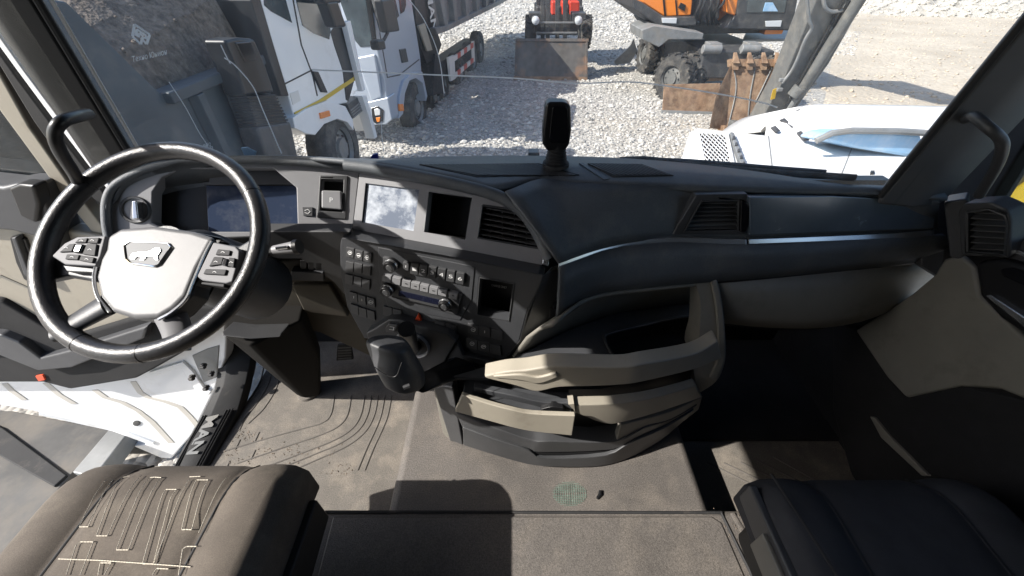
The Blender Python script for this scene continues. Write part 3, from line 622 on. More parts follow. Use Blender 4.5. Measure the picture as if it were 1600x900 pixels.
# ------------------------------------------------------------------ white machine close on the right
T = thing('white_machine', 'sunlit white machine with mesh grille and louvred hood just outside the windscreen', 'machine', (2.6, 3.9, GZ))
HZ = -.05
def hz(*p): return [uZ(x, y, HZ) for x, y in p]
mb = MB(); mb.prism(hz((1060, 262), (1078, 205), (1090, 199), (1140, 205), (1250, 216), (1420, 246), (1470, 330), (1200, 340), (1050, 300)), (0, 0, -1.2)); build('lower_housing', mb, M['mpaint'], T, .03)
hp = (V((0, 0, HZ)), V((0, 0, 1)))
gr = panel('grille_frame', [(1086, 201), (1138, 205), (1150, 262), (1098, 262)], hp, .03, -.01, M['mpaint'], T, .005, holes=[[(1093, 206), (1134, 209), (1143, 254), (1103, 254)]])
panel('grille_back', [(1093, 206), (1134, 209), (1143, 254), (1103, 254)], hp, .006, -.004, M['black'], gr, 0)
mb = MB()
def gp(u, v):
    a = V((1093 + 41 * u, 206 + 3 * u, 0)).lerp(V((1103 + 40 * u, 254, 0)), v); return uZ(a.x, a.y, HZ + .02)
for k in range(-6, 7):
    for sgn in (1, -1):
        pts = []
        for i in range(2):
            pass
        u0 = k / 6; 
        a0, a1 = (0, u0), (1, u0 + sgn)
        # clip the diagonal to the unit square
        t0, t1 = 0.0, 1.0; v0, v1 = a0[1], a1[1]
        if sgn < 0: v0, v1 = 1 - u0 - 0, -u0
        d = v1 - v0
        ts = sorted([(0 - v0) / d, (1 - v0) / d]); t0 = max(0, ts[0]); t1 = min(1, ts[1])
        if t1 - t0 > .03: mb.tube([gp(t0, v0 + d * t0), gp(t1, v0 + d * t1)], .005, 4)
build('grille_mesh', mb, M['mpaint'], gr)
panel('hinge_bar', [(1141, 206), (1147, 207), (1168, 262), (1160, 262)], hp, .05, 0, M['steel'], T, .006)
for k in range(5):
    panel('hinge_bolt', rect(1147 + k * 4, 214 + k * 10, 4, 4), hp, .065, .04, M['msteel'], T, .004)
for pts in (((1200, 212), (1215, 218), (1210, 262), (1206, 262)), ((1330, 232), (1333, 233), (1318, 275), (1313, 275))):
    panel('panel_seam', [pts[0], (pts[0][0] + 1.6, pts[0][1]), (pts[3][0] + 1.6, pts[3][1]), pts[3]], hp, .004, -.004, M['steel'], T, 0)
panel('lock', rect(1364, 268, 6, 4), hp, .02, -.01, M['black'], T, .003)
# raised louvred hood behind
mb = MB(); rows = []
H0 = [(1188, 205), (1215, 185), (1245, 168), (1275, 163), (1330, 163), (1440, 165), (1520, 167)]
hood_t = [uY(x, y, 5.6) for x, y in H0]; hood_b = [uZ(x, y, HZ) for x, y in ((1195, 214), (1235, 216), (1270, 220), (1290, 222), (1340, 234), (1420, 246), (1500, 255))]
rows = []
for k in range(7):
    t = k / 6; rows.append([a.lerp(b, t) + V((0, 0, .10 * math.sin(math.pi * t))) for a, b in zip(catmull(hood_t, 3), catmull(hood_b, 3))])
mb.grid(rows); mb.loft([rows[0], [p + V((0, 1.2, -.5)) for p in rows[0]]], False, False); hd = build('louvred_hood', mb, M['mpaint'], T, solid=.02)
for (a, b) in (((1208, 198), (1216, 206)), ((1222, 186), (1238, 200)), ((1246, 172), (1282, 210)), ((1262, 168), (1300, 205)), ((1248, 206), (1262, 220))):
    d = 4
    mb = MB(); q_ = []
    for (x, y) in (a, (a[0] + d, a[1] - 2), (b[0] + d, b[1] - 2), b):
        t = (y - 163) / 55; Y = 5.6 + (4.2 - 5.6) * max(0, min(1, t)); q_.append(uY(x, y, Y - .13))
    mb.prism(q_, (0, .05, -.03)); build('louvre', mb, M['msteel'], hd, .006)
mb = MB(); pts = [(1290, 219), (1305, 209), (1330, 206), (1385, 207), (1440, 210), (1450, 250), (1415, 244), (1340, 232)]
mb.prism([uY(x, y, 3.75) for x, y in pts], (0, .4, -.1)); build('blue_cover', mb, M['blue'], T, .03)
mb = MB(); mb.tube([uY(x, y, 3.72) for x, y in ((1275, 220), (1300, 208), (1330, 204), (1400, 205), (1450, 208))], .03, 8); build('cover_edge', mb, M['steel'], T)
# yellow machine seen through the passenger window
T = thing('yellow_machine', 'yellow machine body seen through the passenger door window', 'machine', (4.5, 2.2, GZ))
mb = MB(); mb.prism([uX(x, y, 3.6) for x, y in ((1560, 305), (1640, 250), (1760, 240), (1760, 420), (1560, 420))], (2, 0, 0)); build('yellow_body', mb, M['yplant'], T, .05)
mb = MB(); mb.prism([uX(x, y, 3.55) for x, y in ((1540, 300), (1640, 225), (1640, 240), (1545, 312))], (2, 0, 0)); build('side_rail', mb, M['steel'], T, .02)
# ------------------------------------------------------------------ cab shell
def sb(name, boxes, m_, bevel=.0, parent=None):
    mb = MB()
    for b in boxes: mb.bb(*b)
    o = build(name, mb, M[m_], parent, bevel)
    return struct(o) if not parent else o
FL = sb('cab_floor', [(-1.12, -.36, .15, 1.40, -.08, 0)], 'floor')
sb('passenger_floor', [(.60, 1.30, .15, 1.32, -.08, 0)], 'floor')
sb('rear_platform', [(-1.20, 1.30, -.80, .500, -.08, .147)], 'tunnel', .025)
sb('footwell_shade', [(.615, 1.29, .80, 1.33, -.05, .012)], 'carpet', .004)  # black sheet added to make the front footwell look deeply shaded
TN = sb('engine_tunnel', [(-.385, .612, .46, 1.32, -.08, .150)], 'tunnel', .035)
sb('roof', [(-1.34, 1.36, -.86, 1.12, 1.95, 2.02)], 'lining')
sb('rear_wall', [(-1.34, 1.36, -.90, -.82, -.1, 2.0)], 'lining')
sb('front_bulkhead', [(-1.20, 1.34, 1.32, 1.36, -.1, .84)], 'black')
# left side: header over the door, pillar behind it; right side wall
mb = MB(); mb.bb(-1.30, -1.20, -.86, 1.0, 1.86, 1.97); struct(build('door_header', mb, M['lining'], bevel=.01))
mb = MB(); mb.bb(-1.30, -1.16, -.86, -.32, .05, 1.87); struct(build('rear_door_pillar', mb, M['lining'], bevel=.02))
mb = MB(); mb.bb(1.29, 1.36, -.86, .05, -.1, 1.97); mb.bb(1.29, 1.36, .04, 1.2, 1.60, 1.97); struct(build('right_wall', mb, M['lining'], bevel=.005))
mb = MB(); mb.bb(1.27, 1.33, .04, 1.34, -.1, .60); struct(build('footwell_wall', mb, M['carpet'], bevel=.005))
mb = MB(); mb.bb(-.95, .95, 1.00, 1.08, 1.80, 2.0); struct(build('windscreen_header', mb, M['pillar'], bevel=.02))
# raised plate and joints on the tunnel and platform
mb = MB(); mb.prism([uZ(x, y, .152) for x, y in ((520, 806), (1112, 806), (1128, 816), (1190, 960), (480, 960))], (0, 0, -.03)); build('cover_plate', mb, M['tunnel'], TN, .006, 3)
for pts in (((508, 800), (1128, 801)), ((1126, 800), (1180, 910)), ((497, 800), (470, 905))):
    mb = MB(); mb.tube([uZ(x, y, .1475) for x, y in pts], .0045, 6); build('joint_seal', mb, M['rubber'], TN)
for pts in (((1144, 802), (1205, 905)),):
    mb = MB(); mb.tube([uZ(x, y, .148) for x, y in pts], .008, 6, flat=.5); build('raised_bead', mb, M['tunnel'], TN)
# ridge lines moulded in the driver's mat
ridges = [[(612 - 10.5 * k, 618), (606 - 10.5 * k, 648), (592 - 10.5 * k, 678 - 2 * k), (566 - 11 * k, 704 - 4 * k), (525 - 12 * k, 726 - 5 * k), (455 - 14 * k, 760 - 6 * k)] for k in (2, 3, 4, 6, 8.5)]
ridges += [[(612 - 10.5 * k, 618), (604 - 10.5 * k, 655), (584 - 10.5 * k, 700), (570 - 11 * k, 735)] for k in (0, 1)]
ridges += [[(440 - 13 * k, 560 - 2 * k), (434 - 13 * k, 600 - 4 * k), (414 - 13 * k, 636 - 5 * k), (388 - 11 * k, 662 - 3 * k)] for k in (0, 1, 2, 3)]
ridges += [[(x, y), (x + 7, y - 15)] for x, y in ((352, 660), (345, 690), (374, 672), (368, 702), (328, 724), (352, 735), (398, 690), (392, 718))]
for pts in ridges:
    mb = MB(); mb.tube(catmull([uZ(x, y, .0005) for x, y in pts], 5), .0030, 6, flat=.8); build('mat_ridge', mb, M['rib'], FL)
PF = bpy.data.objects['passenger_floor']
for k in range(5):
    mb = MB(); mb.tube([uZ(1105 + k * 26, 722 + k * 2 - k * k, .0005), uZ(1190 + k * 26, 765 - k, .0005), uZ(1260 + k * 26, 800, .0005)], .003, 6, flat=.8); build('mat_ridge', mb, M['rib'], PF)
mb = MB(); c = uZ(890, 772, .151)
for i in range(15):
    for (du, dv) in (((i - 7) * .007, 0), (0, (i - 7) * .005)):
        L = .045 * math.sqrt(max(0, 1 - ((i - 7) / 7.6) ** 2))
        if dv == 0: mb.tube([c + V((du, -L * .7, 0)), c + V((du + .004, L * .7, 0))], .0009, 4)
        else: mb.tube([c + V((-L * 1.2, dv, 0)), c + V((L * 1.2, dv + .003, 0))], .0009, 4)
o = build('mesh_scrap', mb, M['mesh_patch'], smooth=0); tag(o, 'frayed scrap of greenish mesh stuck on the grey tunnel mat', 'mesh scrap'); 
mb = MB(); p = uZ(938, 773, .152); mb.tube([p + V((-.012, -.012, .002)), p, p + V((.002, .012, .002))], [.004, .007, .005], 8); tag(build('debris_crumb', mb, M['black'], smooth=60), 'small black crumb lying beside the mesh scrap on the tunnel', 'debris')
rnd2 = random.Random(11); mb = MB()
for (cx, cy, n_, s) in ((455, 705, 60, 22), (380, 680, 40, 14), (535, 735, 25, 15), (370, 712, 30, 18), (1180, 790, 60, 26), (500, 690, 20, 60), (1140, 830, 40, 30)):
    for _ in range(n_):
        x = cx + rnd2.gauss(0, s); y = cy + rnd2.gauss(0, s * .4)
        z = 0 if (x < 590 or (x > 1120 and y < 800)) else .147
        mb.ico(uZ(x, y, z + .001), rnd2.uniform(.0012, .0032), rnd2, 1, 1, .5)
o = build('floor_grit', mb, M['soil'], smooth=0); o['kind'] = 'stuff'; tag(o, 'dry mud crumbs scattered over the cab floor mats', 'dirt')
# door sill with lettering
SX = -1.13
sillpx = [(268, 735, 322, 735), (285, 700, 345, 690), (312, 655, 372, 640), (335, 610, 385, 595), (341, 570, 392, 560), (345, 535, 396, 540), (340, 500, 392, 500)]
mb = MB(); rr = []
for (a, b, c, d) in sillpx:
    p = uX(a, b, SX - .11); q_ = uX(c, d, SX + .01); m1 = p.lerp(q_, .35) + V((0, 0, .018)); m2 = p.lerp(q_, .75) + V((0, 0, .012))
    rr.append([p, m1, m2, q_, q_ + V((0, 0, -.05)), p + V((0, 0, -.10))])
mb.loft(rr); SL = build('door_sill', mb, M['rubber'], bevel=.004); struct(SL)
def sl(u, v):  # u across, v along the lower straight run
    a = rr[0]; b = rr[2]; A = a[0].lerp(b[0], v); B = a[3].lerp(b[3], v); return A.lerp(B, u) + V((0, 0, .0185))
mb = text_mb('MAN', sl(.30, .92), sl(.30, .22), sl(.62, .22), sl(.62, .92), .004, bold=.03); build('lettering', mb, M['steel'], SL, smooth=0)
for u in (.14, .2, .74, .82, .9):
    mb = MB(); mb.tube([sl(u, .0) - V((0, 0, .004)), sl(u, 1.0) - V((0, 0, .004))], .003, 6); build('sill_rib', mb, M['black'], SL)
for pp_ in ((300, 590), (318, 572), (330, 584), (322, 606)):
    p = uX(pp_[0], pp_[1], -1.25); mb = MB(); mb.box(p, (.016, .024, .012)); mb.lathe([(.007, -.012), (.007, .012)], p, (0, 0, 1), 8); build('hinge_bolt', mb, M['msteel'], SL, .002)

# ------------------------------------------------------------------ windscreen
def wsx(x, z):       # forward position of the glass at x and height z
    return 1.175 - .26 * (abs(x) / .95) ** 2.4 - (z - 1.0) * .07
T = thing('windscreen', 'large dusty cracked windscreen of the truck cab', 'windscreen', (0, 1.17, 1.0))
mb = MB(); N = 33
rows = [[V((-.97 + 1.94 * i / (N - 1), wsx(-.97 + 1.94 * i / (N - 1), z), z)) for i in range(N)] for z in (.93, 1.1, 1.3, 1.5, 1.7, 1.9)]
mb.grid(rows); gp_ = build('pane', mb, M['glass'], T, smooth=80)
def onws(px, py, d=.004):
    lo, hi = .3, 3.0; r = ray(px, py)
    for _ in range(40):
        t = (lo + hi) / 2; p = CAM + r * t
        if p.y < wsx(p.x, p.z) - d: lo = t
        else: hi = t
    return CAM + r * lo
for pts, w in ((((488, 109), (560, 112), (680, 117), (800, 122), (900, 130), (985, 128), (1060, 137), (1130, 148), (1190, 160), (1215, 168)), .0016),
            (((350, 90), (368, 103), (395, 135), (410, 170), (425, 205), (440, 240)), .0013), (((264, 128), (290, 168), (310, 205), (325, 228)), .0008),
            (((640, 0), (662, 30), (680, 70), (688, 100), (692, 130), (694, 146)), .0011), (((596, 190), (597, 215), (600, 240)), .0009), (((345, 70), (352, 85), (360, 100)), .0011)):
    mb = MB(); mb.ribbon(catmull([onws(x, y) for x, y in pts], 5), w); build('crack', mb, M['crack'], T)
def wtext(txt, a, b, c, d, bold=0):
    return text_mb(txt, onws(*a), onws(*b), onws(*c), onws(*d), .001, bold=bold)
build('lettering', wtext('Техно Юнион', (207, 97), (261, 85), (260, 76), (206, 88)), M['decal'], T, smooth=0)
build('lettering', wtext('оно', (318, 232), (330, 228), (329, 222), (317, 226)), M['decal'], T, smooth=0)
build('lettering', wtext('ол', (323, 236), (333, 233), (332, 228), (322, 231)), M['decal'], T, smooth=0)
# the chevron emblem above the words: three nested angular bands
def band(pts):
    mb = MB(); P = [onws(x, y) for x, y in pts]
    for a, b in zip(P, P[1:]): mb.ribbon([a, b], .0021)
    return mb
for pts in ([(207, 57), (210, 38), (234, 54), (229, 69), (222, 61), (220, 69), (207, 57)], [(212, 56), (214, 46), (229, 56), (227, 61)], [(216, 58), (217.5, 52), (224, 57), (221, 62)]):
    build('emblem_band', band(pts), M['decal'], T)
# pillars
for s, nm in ((-1, 'left'), (1, 'right')):
    lab = 'black windscreen pillar trim on the %s with grab handle' % ("driver's side" if s < 0 else "passenger's side")
    T = thing('windscreen_pillar', lab, 'pillar', (s * .98, .9, .95))
    mb = MB(); ring = []
    for z in ((.96 if s > 0 else 1.02), 1.2, 1.5, 1.95):
        xi = (.935 + (z - 1) * .045) if s > 0 else (.915 - (z - 1) * .06); y = wsx(xi, z) - .012; k = (z - .92)
        ring.append([V((s * xi, y, z)), V((s * (xi + .055), y - .015, z)), V((s * (xi + .075), y - .02, z)), V((s * (xi + (.165 if s > 0 else .105)), y, z)), V((s * (xi + (.19 if s > 0 else .12)), y + .02, z)), V((s * (xi + (.17 if s > 0 else .11)), y + .1, z)), V((s * (xi + .03), y + .05, z))])
    mb.loft(ring); build('trim', mb, M['pillar' if s > 0 else 'black'], T, .01, 3)
    mb = MB(); XI = (lambda z: .935 + (z - 1) * .045) if s > 0 else (lambda z: .915 - (z - 1) * .06); mb.tube([V((s * XI(z), wsx(XI(z), z) - .006, z)) for z in (.98, 1.2, 1.5, 1.9)], .007, 8); build('glass_seal', mb, M['rubber'], T)
    if s < 0:
        mb = MB(); mb.tube([V((s * (.90 - (z - 1) * .06), wsx(.9 - (z - 1) * .06, z) - .002, z)) for z in (1.0, 1.2, 1.5, 1.9)], .004, 6); build('pale_edge', mb, M['paint'], T)
    xh = .915 + .12
    if s < 0: hp_ = [uT(138, 178, .80), uT(120, 182, .74), uT(97, 190, .70), (uT(86, 208, .70)), uT(93, 235, .72), uT(118, 275, .78), uT(128, 300, .84)]
    else: hp_ = [uT(1508, 186, .86), uT(1522, 182, .80), uT(1545, 200, .77), uT(1562, 215, .77), uT(1566, 232, .78), uT(1556, 262, .82), uT(1530, 305, .9)]
    mb = MB(); mb.tube(catmull(hp_, 6), .0105 if s < 0 else .010, 10); build('grab_handle', mb, M['black'] if s < 0 else M['dark'], T, smooth=60)

# ------------------------------------------------------------------ dashboard
D = thing('dashboard', 'dark grey wrap-around truck dashboard with displays, radio, switches and glove box', 'dashboard', (0, 1.0, 0))
PA = plane(uZ(545, 365, .885), uZ(850, 410, .85), uZ(560, 262, 1.03))
PB = plane(uZ(535, 385, .862), uZ(835, 432, .835), uZ(640, 530, .545))
PC = plane(uY(180, 350, .845), uY(550, 350, .945), uY(400, 262, .985))
# -- instrument fascia
hole = [(237, 347), (238, 300), (253, 277), (283, 264), (427, 263), (463, 293), (465, 355), (460, 362), (333, 362), (262, 360)]
slot = [(502, 280), (536.5, 281.5), (535, 331), (500, 329)]
fc = panel('instrument_fascia', [(163, 366), (164, 312), (178, 288), (217, 268), (262, 255), (300, 250), (400, 250), (480, 254), (562, 265), (551, 359), (468, 359), (462, 368), (330, 372), (200, 372)], PC, 0, -.04, M['grey'], D, .003, holes=[hole, slot])
cl = panel('instrument_recess', [(225, 372), (226, 290), (250, 262), (430, 252), (480, 280), (480, 372)], PC, -.05, -.06, M['black'], D, 0)
panel('instrument_screen', [(322, 290), (470, 290), (472, 366), (326, 366)], PC, -.043, -.049, M['screen'], cl, .001)
panel('instrument_visor', [(330, 266), (425, 264), (460, 288), (325, 289)], PC, -.030, -.046, M['dark'], cl, .001)
panel('screen_bezel', [(318, 284), (470, 285), (470, 289), (318, 289)], PC, -.036, -.046, M['mid'], cl, .001)
mb = MB(); mb.tube(catmull([uP(x, y, PC, .008) for x, y in ((170, 372), (166, 345), (167, 313), (181, 289), (219, 268), (265, 255), (305, 250), (400, 250), (480, 254), (564, 265))], 5), .010, 10); build('fascia_lip', mb, M['soft'], D, smooth=60)
ls = MB(); c = uP(212, 328, PC, 0); ls.lathe([(.0335, -.01), (.0335, .002), (.031, .005), (.027, .004), (.026, -.002), (0.0, -.002)], c, PC[1], 32, caps=False); sw = build('light_switch', ls, M['dark'], D)
panel('switch_grip', [(205, 314), (213, 313), (216, 342), (206, 343)], PC, .022, -.002, M['silver'], sw, .003)
sf = panel('selector_frame', [(499, 274), (543, 274), (540, 343), (494.5, 340)], PC, .004, -.01, M['mid'], D, .003, holes=[slot])
panel('slot_back', [(498, 276), (541, 277), (539, 336), (496, 334)], PC, -.035, -.045, M['black'], sf, 0)
panel('selector_button', [(502, 297), (533, 298), (534, 328), (502, 325)], PC, .010, -.03, M['grey'], sf, .004)
build('lettering', text_mb('P', *[uP(x, y, PC, .0105) for x, y in ((515, 316), (520, 316.5), (520, 309), (515, 308.5))]), M['white'], sf, smooth=0)
kb = panel('square_button', [(472, 323.5), (488.5, 323.5), (488.5, 338), (473.5, 337)], PC, .004, -.01, M['key'], D, .0015)
mb = MB(); mb.tube([uP(x, y, PC, .0045) for x, y in ((476, 329), (481, 327), (485, 331), (481, 334), (476, 332))], .0008, 4); build('symbol', mb, M['white'], kb)
panel('fascia_seam', [(561, 266), (563, 266), (553, 359), (551, 359)], PC, .002, -.02, M['black'], D, 0)
# -- display fascia
scr = [(571, 286), (655, 296.5), (646, 361), (565, 347.5)]; pk = [(670, 299.5), (737.5, 308.5), (727, 374.5), (662.5, 362.5)]
vt = [(754, 320.5), (800, 327), (812, 333), (823, 345), (841, 388), (746.5, 371.5)]
topA = [(562, 268), (610, 276), (670, 286), (720, 296), (760, 307), (790, 319), (812, 335), (832, 362), (848, 398)]
df_ = panel('display_fascia', topA + [(847, 414), (700, 386), (551, 358)], PA, 0, -.035, M['grey'], D, .0025, holes=[scr, pk, vt])
panel('centre_display', [(569, 284), (657, 294.5), (648, 363), (563, 350)], PA, -.006, -.02, M['screen2'], df_, .001)
panel('display_edge', [(567, 284), (572.5, 284.5), (566.5, 350), (562, 349)], PA, -.003, -.02, M['black'], df_, .0005)
po = panel('open_pocket', [(668, 296), (740, 306), (729, 378), (660, 366)], PA, -.10, -.105, M['black'], df_, 0)
for a, b in zip(pk, pk[1:] + pk[:1]):
    mb = MB(); A = uP(*a, PA, -.03); B = uP(*b, PA, -.03); n_ = PA[1] * -.075; mb.strip([A, B], [A + n_, B + n_], (B - A).normalized().cross(PA[1]) * .002); build('pocket_wall', mb, M['black'], po, 0, smooth=0)
def vent(parent, outline, pl, nslat, slope, mt='black', vanes=4, deep=.05):
    xs = [p[0] for p in outline]; ys = [p[1] for p in outline]
    v = panel('air_vent', outline, pl, -deep, -deep - .004, M['gloss'], parent, 0)
    def span(y):
        hits = []
        for a, b in zip(outline, outline[1:] + outline[:1]):
            ya, yb_ = a[1] - slope * a[0], b[1] - slope * b[0]
            if (ya - y) * (yb_ - y) < 0: t = (y - ya) / (yb_ - ya); hits.append(a[0] + (b[0] - a[0]) * t)
        return (min(hits), max(hits)) if len(hits) >= 2 else None
    lo = min(p[1] - slope * p[0] for p in outline); hi = max(p[1] - slope * p[0] for p in outline)
    for k in range(nslat):
        y = lo + (hi - lo) * (k + .7) / (nslat + .4); s = span(y)
        if not s or s[1] - s[0] < 8: continue
        A = uP(s[0], y + slope * s[0], pl, -.006); B = uP(s[1], y + slope * s[1], pl, -.006); t = (B - A).normalized(); w = t.cross(pl[1])
        if w.z < 0: w = -w
        mb = MB(); h_ = .0016; back = -pl[1] * .022 + w * .006
        mb.loft([[A + w * h_, A - w * h_, A - w * h_ + back, A + w * h_ + back], [B + w * h_, B - w * h_, B - w * h_ + back, B + w * h_ + back]]); build('slat', mb, M['mid'], v, .0007)
    for k in range(vanes):
        x = min(xs) + (max(xs) - min(xs)) * (k + 1) / (vanes + 1); yy = [a for a in [y for y in (lo + 3, hi - 3)]]
        A = uP(x, lo + 4 + slope * x, pl, -.030); B = uP(x, hi - 4 + slope * x, pl, -.030)
        mb = MB(); t = (B - A).normalized(); w = t.cross(pl[1]) * .001; mb.loft([[A + w, A - w, A - w - pl[1] * .015, A + w - pl[1] * .015], [B + w, B - w, B - w - pl[1] * .015, B + w - pl[1] * .015]]); build('vane', mb, M['dark'], v)
    mb = MB(); P = [uP(x, y, pl, .001) for x, y in outline]; mb.tube(P + [P[0]], .0028, 6); build('vent_rim', mb, M['dark'], v)
    return v
vent(df_, vt, PA, 6, .19)
# brow over the display fascia
brow = [(540, 258), (600, 266), (670, 279), (730, 292), (772, 304), (803, 320), (824, 340), (842, 368), (858, 404)]
mb = MB(); mb.tube(catmull([uP(x, y, PA, .012) for x, y in brow], 5), .0155, 12); build('brow', mb, M['soft'], D, smooth=60)
panel('corner_clip', [(848, 396), (859, 398), (857, 417), (847, 413)], PA, .014, -.02, M['silver'], D, .003)
# -- ledge and lower stack
led_t = [uP(x, y, PA, .002) for x, y in ((551, 358), (700, 386), (847, 414))]; led_b = [uP(x, y, PB, .012) for x, y in ((533, 371), (690, 398), (842, 428))]
mb = MB(); mb.strip(led_t, led_b, (0, .02, -.012)); build('stack_ledge', mb, M['dark'], D, .003)
pkB = [(749.8, 433.8), (803, 443.5), (795, 501.5), (745, 491.8)]
sp = panel('centre_stack', [(531, 382), (533, 372), (555, 373), (690, 399), (832, 426), (850, 430), (846, 442), (824, 487), (812, 532), (774, 581), (690, 562), (597, 532), (569, 529), (542, 480), (531, 424)], PB, 0, -.04, M['dark'], D, .004, holes=[pkB])
pb_ = panel('phone_pocket', [(747, 430), (806, 441), (797, 506), (742, 495)], PB, -.075, -.08, M['black'], sp, 0)
for a, b in zip(pkB, pkB[1:] + pkB[:1]):
    mb = MB(); A = uP(*a, PB, -.035); B = uP(*b, PB, -.035); n_ = PB[1] * -.045; mb.strip([A, B], [A + n_, B + n_], (B - A).normalized().cross(PB[1]) * .002); build('pocket_wall', mb, M['black'], pb_, 0, smooth=0)
mb = MB(); P = onp(pkB, PB, .001); mb.tube(P + [P[0]], .0018, 6); build('pocket_rim', mb, M['mid'], sp)
build('lettering', text_mb('CHARGE ONLY', *[uP(x, y, PB, -.074) for x, y in ((768, 447), (792, 451), (792, 447.5), (768, 443.5))], .0006), M['white'], pb_, smooth=0)
def keys(parent, pts, w, h, sl_, sk, d=.0045, m_='key', name='button', sym=None):
    for i, (x, y) in enumerate(pts):
        k = panel(name, rect(x, y, w, h, sl_, sk), PB, d, -.004, M[m_], parent, .0012)
        if sym and sym[i]:
            s = sym[i]
            if s == '-': build('symbol', panel_mb(rect(x, y + 1, 3.2, .9, sl_), d), M['white'], k, smooth=0)
            elif s == '|': build('symbol', panel_mb(rect(x, y, 1.0, 3.5, sl_), d), M['white'], k, smooth=0)
            elif s == 'o':
                mb = MB(); P = [uP(x + 3.6 * math.cos(a), y + 2.8 * math.sin(a), PB, d + .0003) for a in [i_ * math.pi / 4 for i_ in range(9)]]; mb.tube(P, .0007, 4); mb.tube([uP(x - 2.5, y + .5, PB, d + .0003), uP(x + 2.5, y - .3, PB, d + .0003)], .0009, 4); build('symbol', mb, M['white'], k)
            else: build('symbol', text_mb(s, *[uP(x + a, y + b, PB, d + .0004) for a, b in ((-3.2, 2.4), (3.2, 3.2), (3.2, -2.2), (-3.2, -3.0))]), M['white'], k, smooth=0)
def panel_mb(px, d):
    mb = MB(); mb.prism(onp(px, PB, d + .0006), PB[1] * -.0008); return mb
S_, K_ = .20, .12
keys(sp, [(546.7, 395), (560.3, 399), (574, 402.5), (546, 417), (559.3, 419.3), (572.8, 422.8), (545, 437), (558.7, 440.2), (571.6, 444.4)], 12.2, 14.5, .25, .05, sym=['o', 'o', 'o', 0, 0, 0, 0, 0, 0])
keys(sp, [(552.5, 464.4), (565.4, 468.6), (579.3, 472.5), (554, 483.8), (566.7, 488.6), (579.6, 492.5)], 12, 14, .3, -.08, sym=['|', '|', 'o', 0, 0, 0])
keys(sp, [(605.7, 487), (620.2, 490.9)], 13.5, 14, S_, -.02); keys(sp, [(687, 509.5), (704.4, 514.4)], 16, 13.5, .25, -.05)
keys(sp, [(739.5, 515), (757.2, 518.6), (776, 523), (737.5, 537), (755.6, 541.8), (774, 546.6)], 17, 14.5, .25, -.02, sym=['o', '|', 0, 'o', 'o', 0])
rp = panel('radio_surround', [(590.5, 386.5), (742, 417), (737, 470), (719, 501), (606, 479.5), (592, 440)], PB, .0022, -.002, M['dark'], D, .002)
keys(rp, [(602.5, 409), (634, 416.5)], 9, 12, S_, .05, .010, sym=['|', '|'])
keys(rp, [(647.5, 420.4), (661, 423.2), (675, 426), (689.5, 429), (704, 432), (718.6, 435.4)], 12.2, 17, .2, .1, .010, m_='mid', sym=['1', '2', '3', '4', '5', '6'])
ra = panel('radio_unit', [(596.5, 430), (722.5, 460), (713.5, 493), (595, 458.5)], PB, .008, -.002, M['mid'], D, .002)
for i, (x, y) in enumerate([(604, 436), (619, 439.6), (634.5, 443.6), (648.5, 447.4), (662.5, 451), (677, 454.6), (691, 457.4), (708, 462.4)]):
    k = panel('button', rect(x, y, 13, 10, .23, .1), PB, .012, 0, M['grey'], ra, .001)
    if i > 1: build('symbol', panel_mb(rect(x, y, 3.5, 1, .23), .0125), M['black'], k, smooth=0)
panel('display_strip', [(622, 454), (688, 469), (686, 477), (622, 462)], PB, .0095, 0, M['lcd'], ra, .0008)
panel('disc_slot', [(612, 463), (706, 486), (705.5, 487.6), (612, 464.6)], PB, .0088, 0, M['black'], ra, 0)
def knob(x, y, r, par, d0):
    c = uP(x, y, PB, d0); mb = MB(); mb.lathe([(r * 1.05, -.004), (r * 1.05, .004), (r * .95, .008), (r * .9, .020), (r * .8, .023), (r * .55, .0225), (r * .5, .021), (0.0005, .021)], c, PB[1], 28); k = build('knob', mb, M['black'], par)
    mb = MB(); mb.lathe([(r * .97, .004), (r * 1.0, .0105), (r * .93, .013)], c, PB[1], 28, caps=False); build('knob_ring', mb, M['silver'], k)
    mb = MB(); mb.lathe([(r * .5, .0215), (r * .45, .0225), (0.0005, .0228)], c, PB[1], 20); build('knob_cap', mb, M['mid'], k)
knob(613, 412, .0185, rp, .004); knob(607, 450, .018, ra, .008); knob(697, 472, .018, ra, .008)
hz_ = panel('hazard_button', [(643.4, 508), (653, 491), (662.8, 511)], PB, .008, -.004, M['amber'], D, .002)
mb = MB(); P = [uP(x, y, PB, .0084) for x, y in ((649, 505.5), (653, 498.5), (657, 507))]; mb.tube(P + [P[0]], .0007, 4); build('symbol', mb, M['red'], hz_)
# right flank of the stack with sockets
sk_t = [uP(850, 428, PB, -.002), uZ(880, 418, .83), uZ(950, 398, .84)]; sk_b = [uP(806, 545, PB, -.005), uZ(850, 520, .60), uZ(930, 462, .70)]
mb = MB(); mb.strip(sk_t, sk_b, (.02, .03, 0)); fl = build('stack_flank', mb, M['dark'], D, .004)
mb = MB(); mb.strip([uP(846, 440, PB, .002), uP(824, 487, PB, .002), uP(812, 532, PB, .002), uP(774, 581, PB, .002)], [uP(858, 440, PB, -.05), uP(838, 490, PB, -.05), uP(826, 538, PB, -.05), uP(790, 584, PB, -.05)], PB[1] * -.01); build('stack_edge', mb, M['dark'], D, .004)
FP = plane(uZ(860, 470, .72), uZ(945, 440, .74), uZ(880, 425, .81))
for (x, y) in ((872, 476), (897, 462)):
    mb = MB(); mb.lathe([(.016, -.01), (.016, .006), (.013, .007), (.012, -.004), (.0005, -.004)], uP(x, y, FP, .006), FP[1], 20); build('power_socket', mb, M['black'], fl)
panel('socket_plate', [(860, 470), (945, 425), (940, 447), (858, 498)], FP, .004, -.01, M['dark'], fl, .002)
